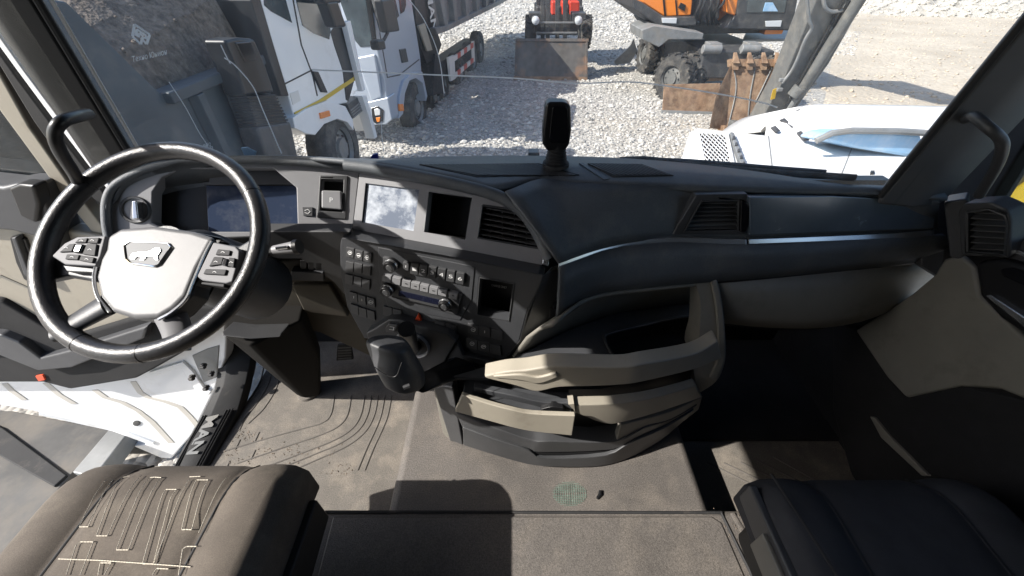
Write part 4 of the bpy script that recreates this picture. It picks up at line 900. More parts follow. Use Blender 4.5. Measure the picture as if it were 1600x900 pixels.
for x, y in ((915, 450), (925, 445), (934, 440)): panel('usb_socket', rect(x, y, 7, 10, -.5, .1), FP, .007, 0, M['mid'], fl, .001)
# -- dash top
Fpx = [(166, 330, .93), (172, 300, .955), (186, 280, .975), (219, 262, .985), (265, 250, .993), (305, 245, 1.0), (400, 243, 1.005), (480, 246, 1.003), (560, 253, 1.002), (610, 260, 1.0), (670, 272, 1.0), (730, 285, .997), (772, 297, .993)]
S = [(845, 283), (900, 289), (1000, 292), (1100, 297), (1200, 300), (1300, 303), (1400, 306), (1480, 314)]
F3 = [uP(x, y, PC, .016) for x, y, z in Fpx[:8]] + [uP(x, y, PA, .02) for x, y, z in Fpx[8:]] + [uZ(x, y, .985) for x, y in S]
def wsb(x): return V((x, min(wsx(min(abs(x), .97), 1.0) - .03, 1.15), 1.0))
rows = []
Fs = catmull(F3, 3)
for k, t in enumerate((0, .12, .5, 1)):
    rr_ = []
    for p in Fs:
        b = wsb(max(-1.05, min(1.12, p.x * 1.0))); b.y = max(b.y, p.y + .03); b.z = .998
        qv = p.lerp(b, t); qv.z += (.006 if k in (1, 2) else 0); rr_.append(qv)
    rows.append(rr_)
mb = MB(); mb.grid(rows); mb.loft([rows[-1], [p + V((0, .05, -.12)) for p in rows[-1]]], False, False); build('dash_top', mb, M['soft'], D, smooth=50, solid=.012)
from mathutils.bvhtree import BVHTree
BV = BVHTree.FromPolygons(mb.v, mb.f)
def ontop(px, py, lift=.003):
    h_ = BV.ray_cast(CAM, ray(px, py).normalized()); return (h_[0] if h_[0] else uZ(px, py, 1.0)) + V((0, 0, lift))
def drape(name, q, lift, m_, par, nu=14, nv=4):
    rows = []
    for j_ in range(nv + 1):
        v = j_ / nv; rows.append([ontop(*[(q[0][k] + (q[1][k] - q[0][k]) * i_ / nu) * (1 - v) + (q[3][k] + (q[2][k] - q[3][k]) * i_ / nu) * v for k in (0, 1)], lift) for i_ in range(nu + 1)])
    m0 = MB(); m0.loft([r + [p - V((0, 0, .004)) for p in r[::-1]] for r in rows]); return build(name, m0, M[m_], par, smooth=60)
sg1 = drape('ribbed_mat', [(655, 258), (842, 256), (905, 274), (745, 277)], .002, 'rubber', D, 20)
for k in range(26):
    a_ = k / 26; x = 657 + 184 * a_; x2 = 748 + 154 * a_
    drape('mat_rib', [(x, 258), (x + 3, 258), (x2 + 3, 275), (x2, 275)], .0035, 'mid', sg1, 1, 4)
sg2 = drape('speaker_grille', [(918, 256), (1002, 257), (1052, 275), (958, 277)], .002, 'rubber', D, 12)
for k in range(13):
    a_ = k / 13; x = 920 + 80 * a_; x2 = 960 + 90 * a_
    drape('grille_rib', [(x, 257.5), (x + 2.4, 257.5), (x2 + 2.4, 274.5), (x2, 274.5)], .0035, 'mid', sg2, 1, 4)
drape('top_groove', [(905, 256), (911, 256), (952, 280), (944, 282)], .002, 'dark', D, 2, 5)
# -- right upper face, strip, lower band
C_ = [(872, 412), (900, 402), (940, 388), (985, 379), (1060, 374), (1165, 377), (1300, 371), (1400, 366), (1472, 361)]
B_ = [(788, 312), (818, 330), (846, 366), (868, 408)]
Spts = [uP(788, 303, PA, .016)] + [uZ(x, y, .985) for x, y in S]
Cpts = [uZ(x, y, .862) for x, y in C_]
rows = []
for k in range(7):
    t = k / 6; row = [a.lerp(b, t) + V((0, 0, 0)) for a, b in zip(Spts, Cpts)]
    row = [p + V((0, -.016, .012)) * math.sin(math.pi * t) * (1, 1, 1, .4, 0, 0, 0, 0, 0)[i] + V((0, (0, 0, 0, .004, .022, .026, .026, .026, .02)[i], -.004 if i > 3 else 0)) for i, p in enumerate(row)]; rows.append(catmull(row, 3))
mb = MB(); mb.grid(rows); up_ = build('upper_face', mb, M['soft'], D, smooth=60, solid=.01)
mb = MB(); mb.strip([uZ(x, y - 5, .866) + V((0, -.006, 0)) for x, y in C_[:6]], [uZ(x, y + 5, .851) + V((0, -.006, 0)) for x, y in C_[:6]], (0, .02, 0)); build('trim_strip', mb, M['silver'], D, .002)
mb = MB(); mb.strip([uZ(x, y - 4, .866) + V((0, -.006, 0)) for x, y in ((1168, 376), (1300, 371), (1400, 366), (1458, 361))], [uZ(x, y + 4, .853) + V((0, -.006, 0)) for x, y in ((1168, 376), (1300, 371), (1400, 367), (1456, 363))], (0, .02, 0)); build('trim_strip', mb, M['silver'], D, .002)
L_ = [(868, 497), (905, 466), (943, 454), (1000, 447), (1110, 438), (1200, 430), (1300, 420), (1400, 410), (1482, 400)]
Lz = [.70, .73, .74, .742, .742, .742, .742, .742, .742]
Lp = [uZ(x, y, z) for (x, y), z in zip(L_, Lz)]
rows = []
Ct = [uZ(x, y + 4, .853) for x, y in C_]
for k in range(4):
    t = k / 3; rows.append(catmull([a.lerp(b, t) + V((0, -.010 * math.sin(math.pi * t), 0)) for a, b in zip(Ct, Lp)], 3))
mb = MB(); mb.grid(rows); build('lower_band', mb, M['soft'], D, smooth=60, solid=.01)
# glove box: upper lid (glossy), vent beside it, lower beige box
GP = plane(uZ(1170, 370, .872), uZ(1460, 358, .872), uZ(1300, 306, .975))
gl = panel('glove_lid', [(1172, 308), (1300, 306), (1420, 312), (1452, 318), (1462, 330), (1460, 357), (1172, 368)], GP, .014, -.01, M['lid'], D, .003)
VP_ = plane(uZ(1060, 362, .872), uZ(1160, 366, .872), uZ(1120, 306, .975))
v2 = [(1096, 314), (1154, 313), (1154, 360), (1069, 362)]
sv = panel('vent_surround', [(1088, 304), (1168, 303), (1173, 312), (1173, 352), (1164, 366), (1050, 367)], VP_, .012, -.02, M['dark'], D, .003, holes=[v2])
vent(sv, v2, off(VP_, .012), 7, -.01, vanes=3, deep=.028)
panel('vent_wheel', [(1158, 314), (1168, 316), (1173, 326), (1173, 348), (1166, 362), (1157, 364)], VP_, .022, 0, M['gloss'], sv, .003)
gb_t = [uZ(x, y, .742) for x, y in ((1112, 440), (1200, 432), (1300, 422), (1400, 412), (1480, 402))]
gb_b = [uZ(x, y, .56) for x, y in ((1128, 505), (1200, 512), (1290, 512), (1372, 494), (1462, 445))]
mb = MB(); rows = [[a.lerp(b, t) + V((0, -.02 * math.sin(math.pi * t), 0)) for a, b in zip(catmull(gb_t, 3), catmull(gb_b, 3))] for t in (0, .25, .5, .75, 1)]
mb.grid(rows); build('glove_box', mb, M['greybeige'], D, smooth=60, solid=.012)
mb = MB(); mb.strip([p + V((0, -.004, -.002)) for p in gb_t], [p + V((0, -.004, -.006)) for p in gb_t], (0, .01, 0)); build('glove_seam', mb, M['black'], D)
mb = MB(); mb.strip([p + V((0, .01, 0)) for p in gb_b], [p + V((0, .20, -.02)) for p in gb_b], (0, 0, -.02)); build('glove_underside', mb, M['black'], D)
# passenger end vent
E = plane(uT(1515, 400, 1.02), uT(1570, 396, .95), uT(1512, 335, .99))
ev = [(1512, 332), (1545, 327), (1570, 337), (1574, 350), (1570, 398), (1512, 392)]
es = panel('end_vent', [(1496, 330), (1505, 318), (1548, 316), (1574, 328), (1580, 345), (1578, 404), (1500, 400)], E, 0, -.05, M['dark'], D, .006, holes=[ev])
vent(es, ev, E, 7, .05, vanes=2, deep=.04)
panel('dash_end', [(1474, 316), (1512, 310), (1510, 400), (1498, 406), (1484, 403)], plane(uT(1474, 315, 1.03), uT(1498, 402, 1.05), uT(1470, 450, 1.10)), .01, -.06, M['dark'], D, .006)
panel('dash_end_back', [(1440, 314), (1520, 308), (1518, 430), (1480, 440), (1440, 415)], plane(uT(1474, 315, 1.12), uT(1498, 402, 1.15), uT(1450, 420, 1.17)), 0, -.03, M['dark'], D, .004)
# knee area, driver's side
KP = plane(uY(440, 440, .93), uY(540, 440, .93), uY(500, 520, 1.0))
panel('grain_panel', [(400, 362), (548, 362), (538, 392), (546, 440), (556, 480), (520, 440), (470, 405), (400, 405)], KP, .012, -.02, M['mid'], D, .004)
panel('knee_panel', [(380, 400), (500, 398), (530, 425), (560, 505), (585, 560), (500, 520), (400, 500)], KP, 0, -.02, M['knee'], D, .006)
for x, y in ((474, 414), (486, 416), (498, 417)): panel('switch', rect(x, y, 10, 13, .05), KP, .012, 0, M['black'], D, .0015)
panel('switch_shade', [(455, 424), (505, 427), (506, 440), (452, 438)], KP, .02, 0, M['dark'], D, .003)
panel('knee_panel_low', [(455, 446), (515, 446), (545, 496), (475, 488)], KP, .015, -.01, M['knee'], D, .006)
panel('knee_shroud', [(160, 368), (470, 366), (480, 470), (440, 540), (330, 540), (200, 470)], plane(uY(160, 368, .86), uY(470, 366, .94), uY(330, 520, 1.10)), 0, -.03, M['matte'], D, .01)
# ------------------------------------------------------------------ steering wheel
SWc = V((-.7039, .6484, 1.0143)); SWn = V((-.0053, -.5882, .8087)).normalized(); SW = (SWc, SWn)
T = thing('steering_wheel', 'black leather steering wheel with grey hub and button pods in front of the driver', 'steering wheel', SWc)
su = V((1, 0, 0)); su = (su - SWn * su.dot(SWn)).normalized(); sv_ = SWn.cross(su)
def rimp(a, r=.210, d=0): return SWc + (su * math.cos(a) + sv_ * math.sin(a)) * r + SWn * d
mb = MB(); NR = 72; rings = []
for i in range(NR + 1):
    a = 2 * math.pi * i / NR; c = rimp(a); rad = (c - SWc).normalized()
    rings.append([c + rad * math.cos(b) * .0175 + SWn * math.sin(b) * .0185 for b in [2 * math.pi * j / 16 for j in range(16)]])
mb.loft(rings, True, False); rim = build('rim', mb, M['leather'], T, smooth=80)
def ang(px, py): p = uP(px, py, SW) - SWc; return math.atan2(p.dot(sv_), p.dot(su))
for px, py in ((133, 280), (400, 300), (118, 548), (222, 566)):
    a = ang(px, py); c = rimp(a); rad = (c - SWc).normalized(); tan = SWn.cross(rad)
    mb = MB(); mb.loft([[c + tan * w + rad * math.cos(b) * .0181 + SWn * math.sin(b) * .0191 for b in [2 * math.pi * j / 16 for j in range(16)]] for w in (-.0011, .0011)]); build('rim_seam', mb, M['black'], rim)
hub = panel('hub_pad', [(163, 390), (166, 368), (187, 356), (240, 352), (300, 360), (335, 371), (326, 387), (308, 420), (290, 463), (270, 483), (247, 497), (207, 498), (173, 487), (155, 465), (148, 433), (155, 405)], SW, .012, -.045, M['hubg'], T, .010)
hub.modifiers['b'].segments = 4
panel('hub_facet', [(306, 362), (345, 370), (352, 378), (332, 378), (306, 432), (300, 462), (260, 500), (245, 499), (272, 484), (292, 464), (310, 420), (328, 387)], SW, .004, -.04, M['dark'], T, .004)
mb = MB(); mb.tube(catmull([uP(x, y, SW, .009) for x, y in ((331, 377), (318, 402), (300, 445), (290, 468), (268, 488), (248, 499))], 5), .003, 8); build('trim_line', mb, M['silver'], T)
mb = MB(); mb.tube(catmull([uP(x, y, SW, .004) for x, y in ((162, 372), (155, 400), (147, 432), (153, 464), (172, 488))], 5), .003, 8); build('trim_line', mb, M['silver'], T)
em = panel('emblem', [(194, 383), (203, 377), (262, 380), (267, 386), (248, 413), (241, 416), (204, 411), (197, 404)], SW, .0145, .008, M['logo'], hub, .002)
mb = MB(); P = [uP(x, y, SW, .015) for x, y in ((194, 383), (203, 377), (262, 380), (267, 386), (248, 413), (241, 416), (204, 411), (197, 404))]; mb.tube(P + [P[0]], .0016, 6); build('emblem_rim', mb, M['chrome'], hub)
panel('emblem_animal', [(203, 402), (206, 396), (215, 394), (228, 394), (236, 391), (243, 387), (249, 387), (251, 391), (248, 396), (245, 400), (247, 406), (243, 406), (239, 400), (228, 401), (224, 406), (218, 406), (221, 402), (214, 400), (209, 405), (204, 405)], SW, .0165, .012, M['silver'], hub, .0005)
podL = panel('button_pod', [(80, 400), (100, 380), (120, 370), (165, 368), (157, 400), (149, 416), (100, 413)], SW, .010, -.02, M['pod'], T, .003)
for pts in ([(122, 373), (137, 371.5), (134, 379), (116, 379.5)], [(139, 371.5), (155, 371), (152, 380), (136, 379.5)], [(108, 381), (117, 380.5), (112, 393), (92, 394)], [(135, 381), (151, 381), (148, 400), (128, 397)], [(104, 397), (124, 398), (121, 406), (101, 405)], [(126, 399), (147, 402), (144, 411), (123, 407)]):
    panel('button', pts, SW, .0135, .005, M['btn'], podL, .0015)
panel('scroll_wheel', [(117, 381), (130, 381), (124, 395), (112, 394)], SW, .016, .005, M['gloss'], podL, .003)
panel('lower_button_row', [(97, 414), (146, 419), (146, 426), (104, 424)], SW, .004, -.015, M['dark'], T, .002)
podR = panel('button_pod', [(333, 378), (368, 385), (374, 392), (373, 404), (363, 440), (352, 443), (315, 438), (307, 432)], SW, .010, -.02, M['pod'], T, .003)
for pts in ([(340, 389), (360, 391), (358, 399), (336, 398)], [(334, 401), (349, 402), (346, 413), (326, 416)], [(357, 402), (367, 403), (365, 418), (355, 416)], [(321, 420), (354, 421), (351, 430), (317, 428)]):
    panel('button', pts, SW, .0135, .005, M['btn'], podR, .0015)
panel('scroll_wheel', [(349, 403), (356, 404), (353, 416), (345, 414)], SW, .016, .005, M['gloss'], podR, .002)
panel('lower_button_row', [(315, 440), (351, 443), (350, 449), (313, 444)], SW, .004, -.015, M['btn'], T, .002)
for par, cs_ in ((podL, ((127, 376), (144, 375.5), (103, 387), (140, 390), (112, 401.5), (135, 405))), (podR, ((348, 394), (337, 409), (361, 410), (335, 425)))):
    for x, y in cs_:
        mb = MB(); mb.tube([uP(x - 3, y + .6, SW, .0138), uP(x, y - 1.2, SW, .0138), uP(x + 3, y + .6, SW, .0138)], .0006, 4); build('symbol', mb, M['white'], par)
def spoke(pts, d0, d1, m_='dark'): return panel('spoke', pts, SW, d0, d1, M[m_], T, .006)
spoke([(58, 408), (82, 398), (150, 412), (150, 440), (104, 432), (66, 440)], -.012, -.032); spoke([(330, 372), (372, 384), (412, 360), (408, 392), (376, 420), (362, 446), (320, 440)], -.006, -.03)
for pts, rr_, m_ in (([(172, 474), (140, 492), (112, 508), (88, 522)], [.032, .022, .019, .022], 'dark'), ([(262, 484), (272, 504), (278, 524), (276, 548)], [.026, .02, .018, .022], 'pod')):
    mb = MB(); mb.tube(catmull([uP(x, y, SW, -.012) for x, y in pts], 5), [rr_[0] + (rr_[-1] - rr_[0]) * i_ / 15 for i_ in range(16)], 14, flat=.55); build('spoke', mb, M[m_], T, smooth=60)
mb = MB(); mb.lathe([(.05, -.02), (.055, -.06), (.075, -.10), (.085, -.2), (.09, -.34)], SWc, SWn, 24); build('column_shroud', mb, M['dark'], T)
st_ = MB(); st_.tube([uT(375, 404, .98), uT(420, 394, .96), uT(440, 390, .95)], [.008, .010, .011], 10); sk = build('indicator_stalk', st_, M['black'], T)
mb = MB(); mb.tube([uT(428, 391, .95), uT(462, 386, .945)], [.011, .015], 14); build('stalk_end', mb, M['grey'], sk)
mb = MB(); mb.tube([uT(462, 386, .945), uT(468, 385, .944)], [.0185, .0175], 16); build('stalk_cap', mb, M['black'], sk)
mb = MB(); mb.tube([uT(432, 388, .935), uT(450, 386, .93)], [.004, .0045], 8); build('stalk_ring', mb, M['chrome'], sk)
# column pillar down to the floor
T = thing('steering_column', 'tapering dark column cover running from the steering wheel down to the floor', 'column', (-.85, .95, 0))
ring0 = [uT(346, 522, 1.12), uT(392, 540, 1.13), uT(470, 500, 1.22), uT(478, 470, 1.34), uT(350, 470, 1.3)]
ring1 = [uT(428, 590, 1.42), uT(444, 592, 1.42), uT(500, 560, 1.5), uT(500, 540, 1.56), uT(430, 560, 1.52)]
ring2 = [uZ(462, 616, .01), uZ(474, 622, .01), uZ(500, 620, .01), uZ(502, 600, .01), uZ(468, 596, .01)]
mb = MB(); mb.loft([ring0, ring1, ring2]); build('cover', mb, M['matte'], T, .012, 3)
mb = MB(); mb.lathe([(.045, 0), (.042, .012), (.02, .014)], uZ(482, 614, 0), (0, 0, 1), 18); build('foot_collar', mb, M['floor'], T)
mb = MB(); mb.prism([uT(347, 518, 1.11), uT(385, 522, 1.13), uT(440, 520, 1.16), uT(438, 527, 1.15), uT(390, 530, 1.12), uT(348, 525, 1.10)], (0, .05, -.01)); build('adjuster_lever', mb, M['mid'], T, .003)
T = thing('foot_pedal', 'small ribbed foot pedal in the shade below the dashboard', 'pedal', uZ(545, 560, .1))
PP = plane(uZ(525, 562, .10), uZ(552, 562, .10), uZ(528, 540, .20))
pd = panel('pad', [(527, 540), (548, 538), (552, 562), (525, 564)], PP, 0, -.012, M['rubber'], T, .003)
for k in range(5): panel('pad_rib', [(528, 543 + k * 4.2), (548, 542 + k * 4.2), (549, 544 + k * 4.2), (528, 545 + k * 4.2)], PP, .003, -.002, M['mid'], pd, .0005)
mb = MB(); mb.tube([uP(538, 550, PP, -.01), uP(538, 540, PP, -.01) + V((0, .15, .2))], .012, 8); build('pedal_arm', mb, M['msteel'], T)
# ------------------------------------------------------------------ gear selector on the stack
GK = .935
T = thing('gear_lever', 'folding black gear lever with chunky grip below the hazard button', 'lever', uP(645, 545, PB))
panel('housing', [(571, 520), (584, 514), (606, 500), (622, 500), (640, 506), (700, 522), (714, 535), (702, 552), (690, 578), (640, 590), (600, 560), (575, 532)], PB, .030, -.02, M['dark'], T, .006)
panel('housing_wing', [(714, 535), (702, 552), (690, 578), (740, 590), (776, 578), (770, 566), (724, 556)], PB, .018, -.02, M['dark'], T, .004)
bt = panel('release_button', [(602, 512), (608, 506), (621, 508), (616, 520), (603, 519)], PB, .038, .02, M['key'], T, .002)
build('symbol', text_mb('⊐', *[uP(x, y, PB, .0385) for x, y in ((608, 515), (615, 516), (616, 511), (609, 510))]), M['white'], bt, smooth=0)
c = uP(645, 538, PB, .030); mb = MB(); mb.lathe([(.054, -.01), (.054, .004), (.050, .009), (.047, .006), (.046, -.004), (.0005, -.004)], c, PB[1], 36); tr = build('turning_ring', mb, M['grey'], T)
k0 = [uT(566, 536, 1.02 * GK), uT(577, 526, 1.06 * GK), uT(602, 524, 1.08 * GK), uT(628, 525, 1.08 * GK), uT(641, 536, 1.06 * GK), uT(640, 546, 1.03 * GK), uT(626, 557, 1.0 * GK), uT(596, 549, 1.0 * GK)]
def sh(ring, c, k, dv): c = V(c); return [c + (p - c) * k + V(dv) for p in ring]
cc = sum(k0, V()) / 8
k1 = [p + V((0, .0, -.012)) for p in sh(k0, cc, 1.05, (0, 0, 0))]
k2 = [uT(583, 580, 1.03 * GK), uT(592, 574, 1.07 * GK), uT(615, 570, 1.11 * GK), uT(650, 572, 1.12 * GK), uT(668, 577, 1.11 * GK), uT(660, 590, 1.07 * GK), uT(632, 596, 1.02 * GK), uT(604, 590, 1.01 * GK)]
k3 = [uT(603, 612, 1.06 * GK), uT(606, 606, 1.10 * GK), uT(625, 602, 1.13 * GK), uT(652, 602, 1.13 * GK), uT(668, 603, 1.12 * GK), uT(660, 614, 1.09 * GK), uT(636, 622, 1.06 * GK), uT(620, 619, 1.05 * GK)]
mb = MB(); mb.loft([sh(k0, cc, .8, (0, 0, .012)), k0, k1, [a.lerp(b, .5) for a, b in zip(k1, k2)], k2, [a.lerp(b, .6) for a, b in zip(k2, k3)], k3]); gk = build('grip', mb, M['dark'], T, sub=2, smooth=80)
mb = MB(); mb.tube(catmull([uT(586, 574, 1.018 * GK), uT(600, 584, 1.0 * GK), uT(618, 588, .998 * GK), uT(628, 566, .985 * GK)], 5), .0012, 6); build('grip_seam', mb, M['black'], gk)
mb = MB(); mb.tube([uT(630, 606, 1.035 * GK), uT(640, 602, 1.04 * GK)], .006, 8); build('grip_button', mb, M['mid'], gk)
mb = MB(); r0 = [uT(640, 608, 1.10 * GK), uT(660, 616, 1.09 * GK), uT(690, 600, 1.12 * GK), uT(680, 578, 1.16 * GK), uT(650, 585, 1.15 * GK)]; r1 = [uP(700, 562, PB, .06), uP(705, 590, PB, .06), uP(745, 582, PB, .05), uP(742, 566, PB, .02), uP(712, 556, PB, .02)]
mb.loft([r0, r1]); build('lever_arm', mb, M['black'], T, .008, 3)
mb = MB(); mb.tube([c, c - V((-.0, .03, -.01)), cc + V((.03, .05, 0))], [.028, .024, .022], 14); build('lever_stem', mb, M['black'], T)
# ------------------------------------------------------------------ storage console
CF = [(-.40, .80), (-.185, .705), (-.12, .672), (.0, .642), (.15, .626), (.25, .628), (.36, .652), (.50, .712), (.60, .765), (.75, .86)]
def cfy(x):
    for a, b in zip(CF, CF[1:]):
        if x <= b[0]: t = (x - a[0]) / (b[0] - a[0]); return a[1] + (b[1] - a[1]) * t
    return CF[-1][1]
def onc(px, py, d=0.0):      # on the curved front of the console, d metres proud of it
    r = ray(px, py); lo, hi = .3, 2.5
    for _ in range(40):
        t = (lo + hi) / 2; p = CAM + r * t
        if p.y < cfy(p.x) - d: lo = t
        else: hi = t
    return CAM + r * lo
T = thing('storage_console', 'bulging centre storage console with beige rails, half open drawer and cup tray', 'console', (.2, .8, .15))
def cs(name, top, bot, d, m_, dep=.03, b=.004, par=None, n=3):
    t_ = catmull([onc(x, y, d) for x, y in top], n); b_ = catmull([onc(x, y, d) for x, y in bot], n)
    mb = MB(); mb.strip(t_, b_, (0, dep, 0)); return build(name, mb, M[m_], par or T, b)
core = MB(); ys = [-.17, -.1, 0, .15, .25, .36, .5, .585]
core.loft([[V((x, cfy(x) + .055, z)) for x in ys] + [V((.6, 1.1, z)), V((-.18, 1.1, z))] for z in (.14, .5)]); build('inner_box', core, M['black'], T)
cs('base_plinth', [(723, 668), (770, 686), (826, 704), (850, 716), (945, 712), (985, 692), (1040, 668), (1085, 640)], [(724, 696), (775, 712), (826, 726), (870, 730), (935, 729), (978, 718), (1030, 690), (1072, 655)], .012, 'mid', .08, .005)
cs('lower_shelf_front', [(712, 645), (770, 668), (830, 688), (860, 690), (960, 690), (1008, 668), (1050, 655), (1090, 632)], [(722, 668), (770, 684), (826, 701), (846, 707), (955, 703), (990, 686), (1040, 662), (1084, 640)], .006, 'mid', .06, .004)
cs('lower_shelf_lip', [(722, 669), (770, 685), (826, 702), (846, 708), (955, 704), (990, 687)], [(722, 673), (770, 689), (826, 708), (846, 714), (955, 710), (990, 692)], .004, 'black', .05, .002)
cs('left_flank', [(677, 606), (692, 604), (708, 606)], [(703, 690), (712, 692), (724, 697)], .004, 'mid', .12, .006)
cs('left_flank_low', [(677, 606), (680, 606), (684, 606)], [(692, 676), (698, 684), (705, 690)], -.01, 'greybeige', .12, .006)
dr = cs('drawer_front', [(722, 617.7), (763, 631.4), (800, 641), (832, 647), (899, 650)], [(711, 643.5), (773.6, 660.7), (800, 668), (832, 674.5), (894, 681)], .045, 'beige', .014, .003)
a_ = [onc(x, y, .030) for x, y in ((722, 617.7), (763, 631.4), (832, 647), (895, 650))]; mb = MB(); mb.strip([p + V((0, 0, -.012)) for p in a_], [p + V((0, .12, -.012)) for p in a_], (0, 0, -.006)); build('drawer_tray', mb, M['dark'], dr, .002)
cs('drawer_inner_rail', [(740, 606), (800, 618), (850, 629), (905, 630)], [(742, 612), (800, 626), (850, 637), (905, 640)], .002, 'dark', .02, .003, dr)
cs('drawer_latch', [(845, 640), (862, 636), (880, 638)], [(845, 645), (862, 645), (885, 648)], .014, 'black', .02, .002, dr)
cs('shelf_front', [(897.6, 633), (952.7, 631.5), (1007.8, 624.6), (1050, 614), (1087, 603)], [(899, 645), (946, 662.4), (977, 659), (1032, 643.5), (1097, 621)], .016, 'beige', .03, .004)
cs('shelf_corner', [(888, 632), (897, 631)], [(896, 640), (899, 646)], .02, 'beige', .03, .002)
cs('right_lower_panel', [(970, 664), (1032, 648), (1060, 638), (1098, 620)], [(960, 700), (1020, 680), (1060, 664), (1092, 640)], .003, 'greybeige', .03, .004)
cs('top_rail', [(756, 588), (791, 581.5), (822, 579), (853, 574), (880, 573), (970, 574.6), (1004, 569.5), (1083.5, 554), (1122, 533)], [(760, 592), (808, 604), (839, 612.5), (873.5, 606), (930, 604), (970, 602), (1004, 597), (1083.5, 578), (1128, 560)], .02, 'beige', .045, .007, n=4)
cs('rail_step', [(770, 588), (812, 586), (840, 590), (870, 583)], [(772, 591), (815, 595), (842, 600), (872, 590)], .026, 'beige', .03, .004, n=4)
PY = lambda py: .875 - .115 * max(0, min(1, (py - 437) / 160))
def post(name, a, b, d, m_, dep=.05):
    A = catmull([uY(x, y, PY(y) - d) for x, y in a], 4); B = catmull([uY(x, y, PY(y) - d) for x, y in b], 4); mb = MB(); mb.strip(A, B, (0, dep, 0)); return build(name, mb, M[m_], T, .005)
post('right_post', [(1121, 437), (1128, 470), (1132, 505), (1134, 540), (1132, 568), (1119, 596), (1090, 616)], [(1086, 440), (1094, 470), (1094, 500), (1092, 530), (1086, 553), (1084, 575), (1084, 580)], .0, 'greybeige', .09)
post('right_post_edge', [(1121, 437), (1128, 470), (1132, 505), (1134, 540), (1132, 568), (1119, 596)], [(1110, 438), (1117, 470), (1121, 505), (1122, 540), (1120, 566), (1108, 592)], .006, 'greybeige', .02)
# tray top with a cup recess
cup = [(945, 530), (952, 521), (1000, 509), (1062, 496), (1090, 499), (1091, 540), (1060, 552), (1004, 568), (978, 570), (960, 558)]
cup = [(p.x, p.y) for p in catmull([V((x, y, 0)) for x, y in cup], 4, True)]
tray = [(700, 590), (756, 590), (853, 577), (970, 577), (1083, 556), (1118, 536), (1112, 470), (1040, 478), (960, 490), (890, 515), (800, 560)]
mb = MB(); mb.prism_holes([uZ(x, y, .555) for x, y in tray], [[uZ(x, y, .555) for x, y in cup]], (0, 0, -.012)); ty = build('tray_top', mb, M['dark'], T, .003)
mb = MB(); P = [uZ(x, y, .556) for x, y in cup]; mb.tube(P + [P[0]], .005, 8, caps=False); build('cup_rim', mb, M['dark'], ty, smooth=60)
mb = MB(); mb.loft([P, [p + V((0, 0, -.10)) for p in P]], True, False); mb.add([p + V((0, 0, -.10)) for p in P], [list(range(len(P)))]); build('cup_well', mb, M['black'], ty)
bw = [uZ(x, y, .735) for x, y in ((862, 505), (905, 470), (943, 457), (1000, 450), (1060, 444), (1108, 440))]; bb_ = [uZ(x, y, .545) for x, y in ((800, 556), (890, 512), (960, 488), (1040, 476), (1080, 471), (1112, 468))]
mb = MB(); rows = [[a.lerp(b, t) + V((0, .03 * math.sin(math.pi * t), 0)) for a, b in zip(bw, bb_)] for t in (0, .3, .6, 1)]
mb.grid([catmull(r, 3) for r in rows]); build('tray_back', mb, M['greybeige'], T, smooth=60, solid=.01)
# ------------------------------------------------------------------ seats
def seat(label, cx, w, zt, y1, m_, seams, y0=-.16):
    T = thing('cab_seat', label, 'seat', (cx, (y0 + y1) / 2, .15))
    mb = MB(); rings = []; n = 21
    for i in range(29):
        v = i / 28; y = y0 + (y1 - y0) * v
        drop = .0 if v < .78 else .07 * ((v - .78) / .22) ** 3
        wk = 1 - .03 * max(0, (v - .8) / .2) ** 2; ring = []
        for j in range(n):
            u = -1 + 2 * j / (n - 1); e = abs(u)
            z = zt + .010 * math.exp(-((e - .74) / .16) ** 2) - .009 * math.exp(-((e - .5) / .035) ** 2) - (.028 * ((e - .88) / .12) ** 2 if e > .88 else 0) - drop
            z -= .010 * math.exp(-((v - .42) / .03) ** 2) if e < .5 else 0
            ring.append(V((cx + u * w / 2 * wk, y, z)))
        ring += [V((cx + w / 2 * wk, y, zt - .16 - drop * .3)), V((cx - w / 2 * wk, y, zt - .16 - drop * .3))]; rings.append(ring)
    mb.loft(rings); build('cushion', mb, m_, T, .012, 3, smooth=60)
    def top(u, v):
        drop = .0 if v < .78 else .07 * ((v - .78) / .22) ** 3; return V((cx + u * w / 2, y0 + (y1 - y0) * v, zt - .007 - drop))
    for u in (-.5, .5):
        mb = MB(); mb.tube([top(u, v / 20) for v in range(0, 21)], .0035, 8); build('seam_piping', mb, M['seatside'], T)
    mb = MB(); mb.bb(cx - w * .46, cx + w * .46, y0 + .02, y1 - .06, zt - .27, zt - .155); build('seat_pan', mb, M['seatside'], T, .02)
    mb = MB(); mb.bb(cx - w * .33, cx + w * .33, y0 + .06, y1 - .14, .149, zt - .265); build('suspension_base', mb, M['seatside'], T, .02)
    mb = MB(); r = []
    for z, ww, yy, dd in ((zt - .03, .46, y0 - .02, .13), (zt + .3, .48, y0 - .06, .14), (zt + .52, .46, y0 - .11, .13), (zt + .62, .36, y0 - .14, .10)):
        r.append([V((cx + ww / 2 * math.copysign(abs(math.cos(a)) ** .4, math.cos(a)), yy - dd / 2 + dd / 2 * math.copysign(abs(math.sin(a)) ** .5, math.sin(a)), z)) for a in [2 * math.pi * k / 20 for k in range(20)]])
    mb.loft(r); build('backrest', mb, m_, T, .01)
    return T, top
DS, dtop = seat("brown fabric driver's seat with pale zigzag stitching at the lower left", -.735, .51, .585, .455, M['seat'], True)
mb = MB()
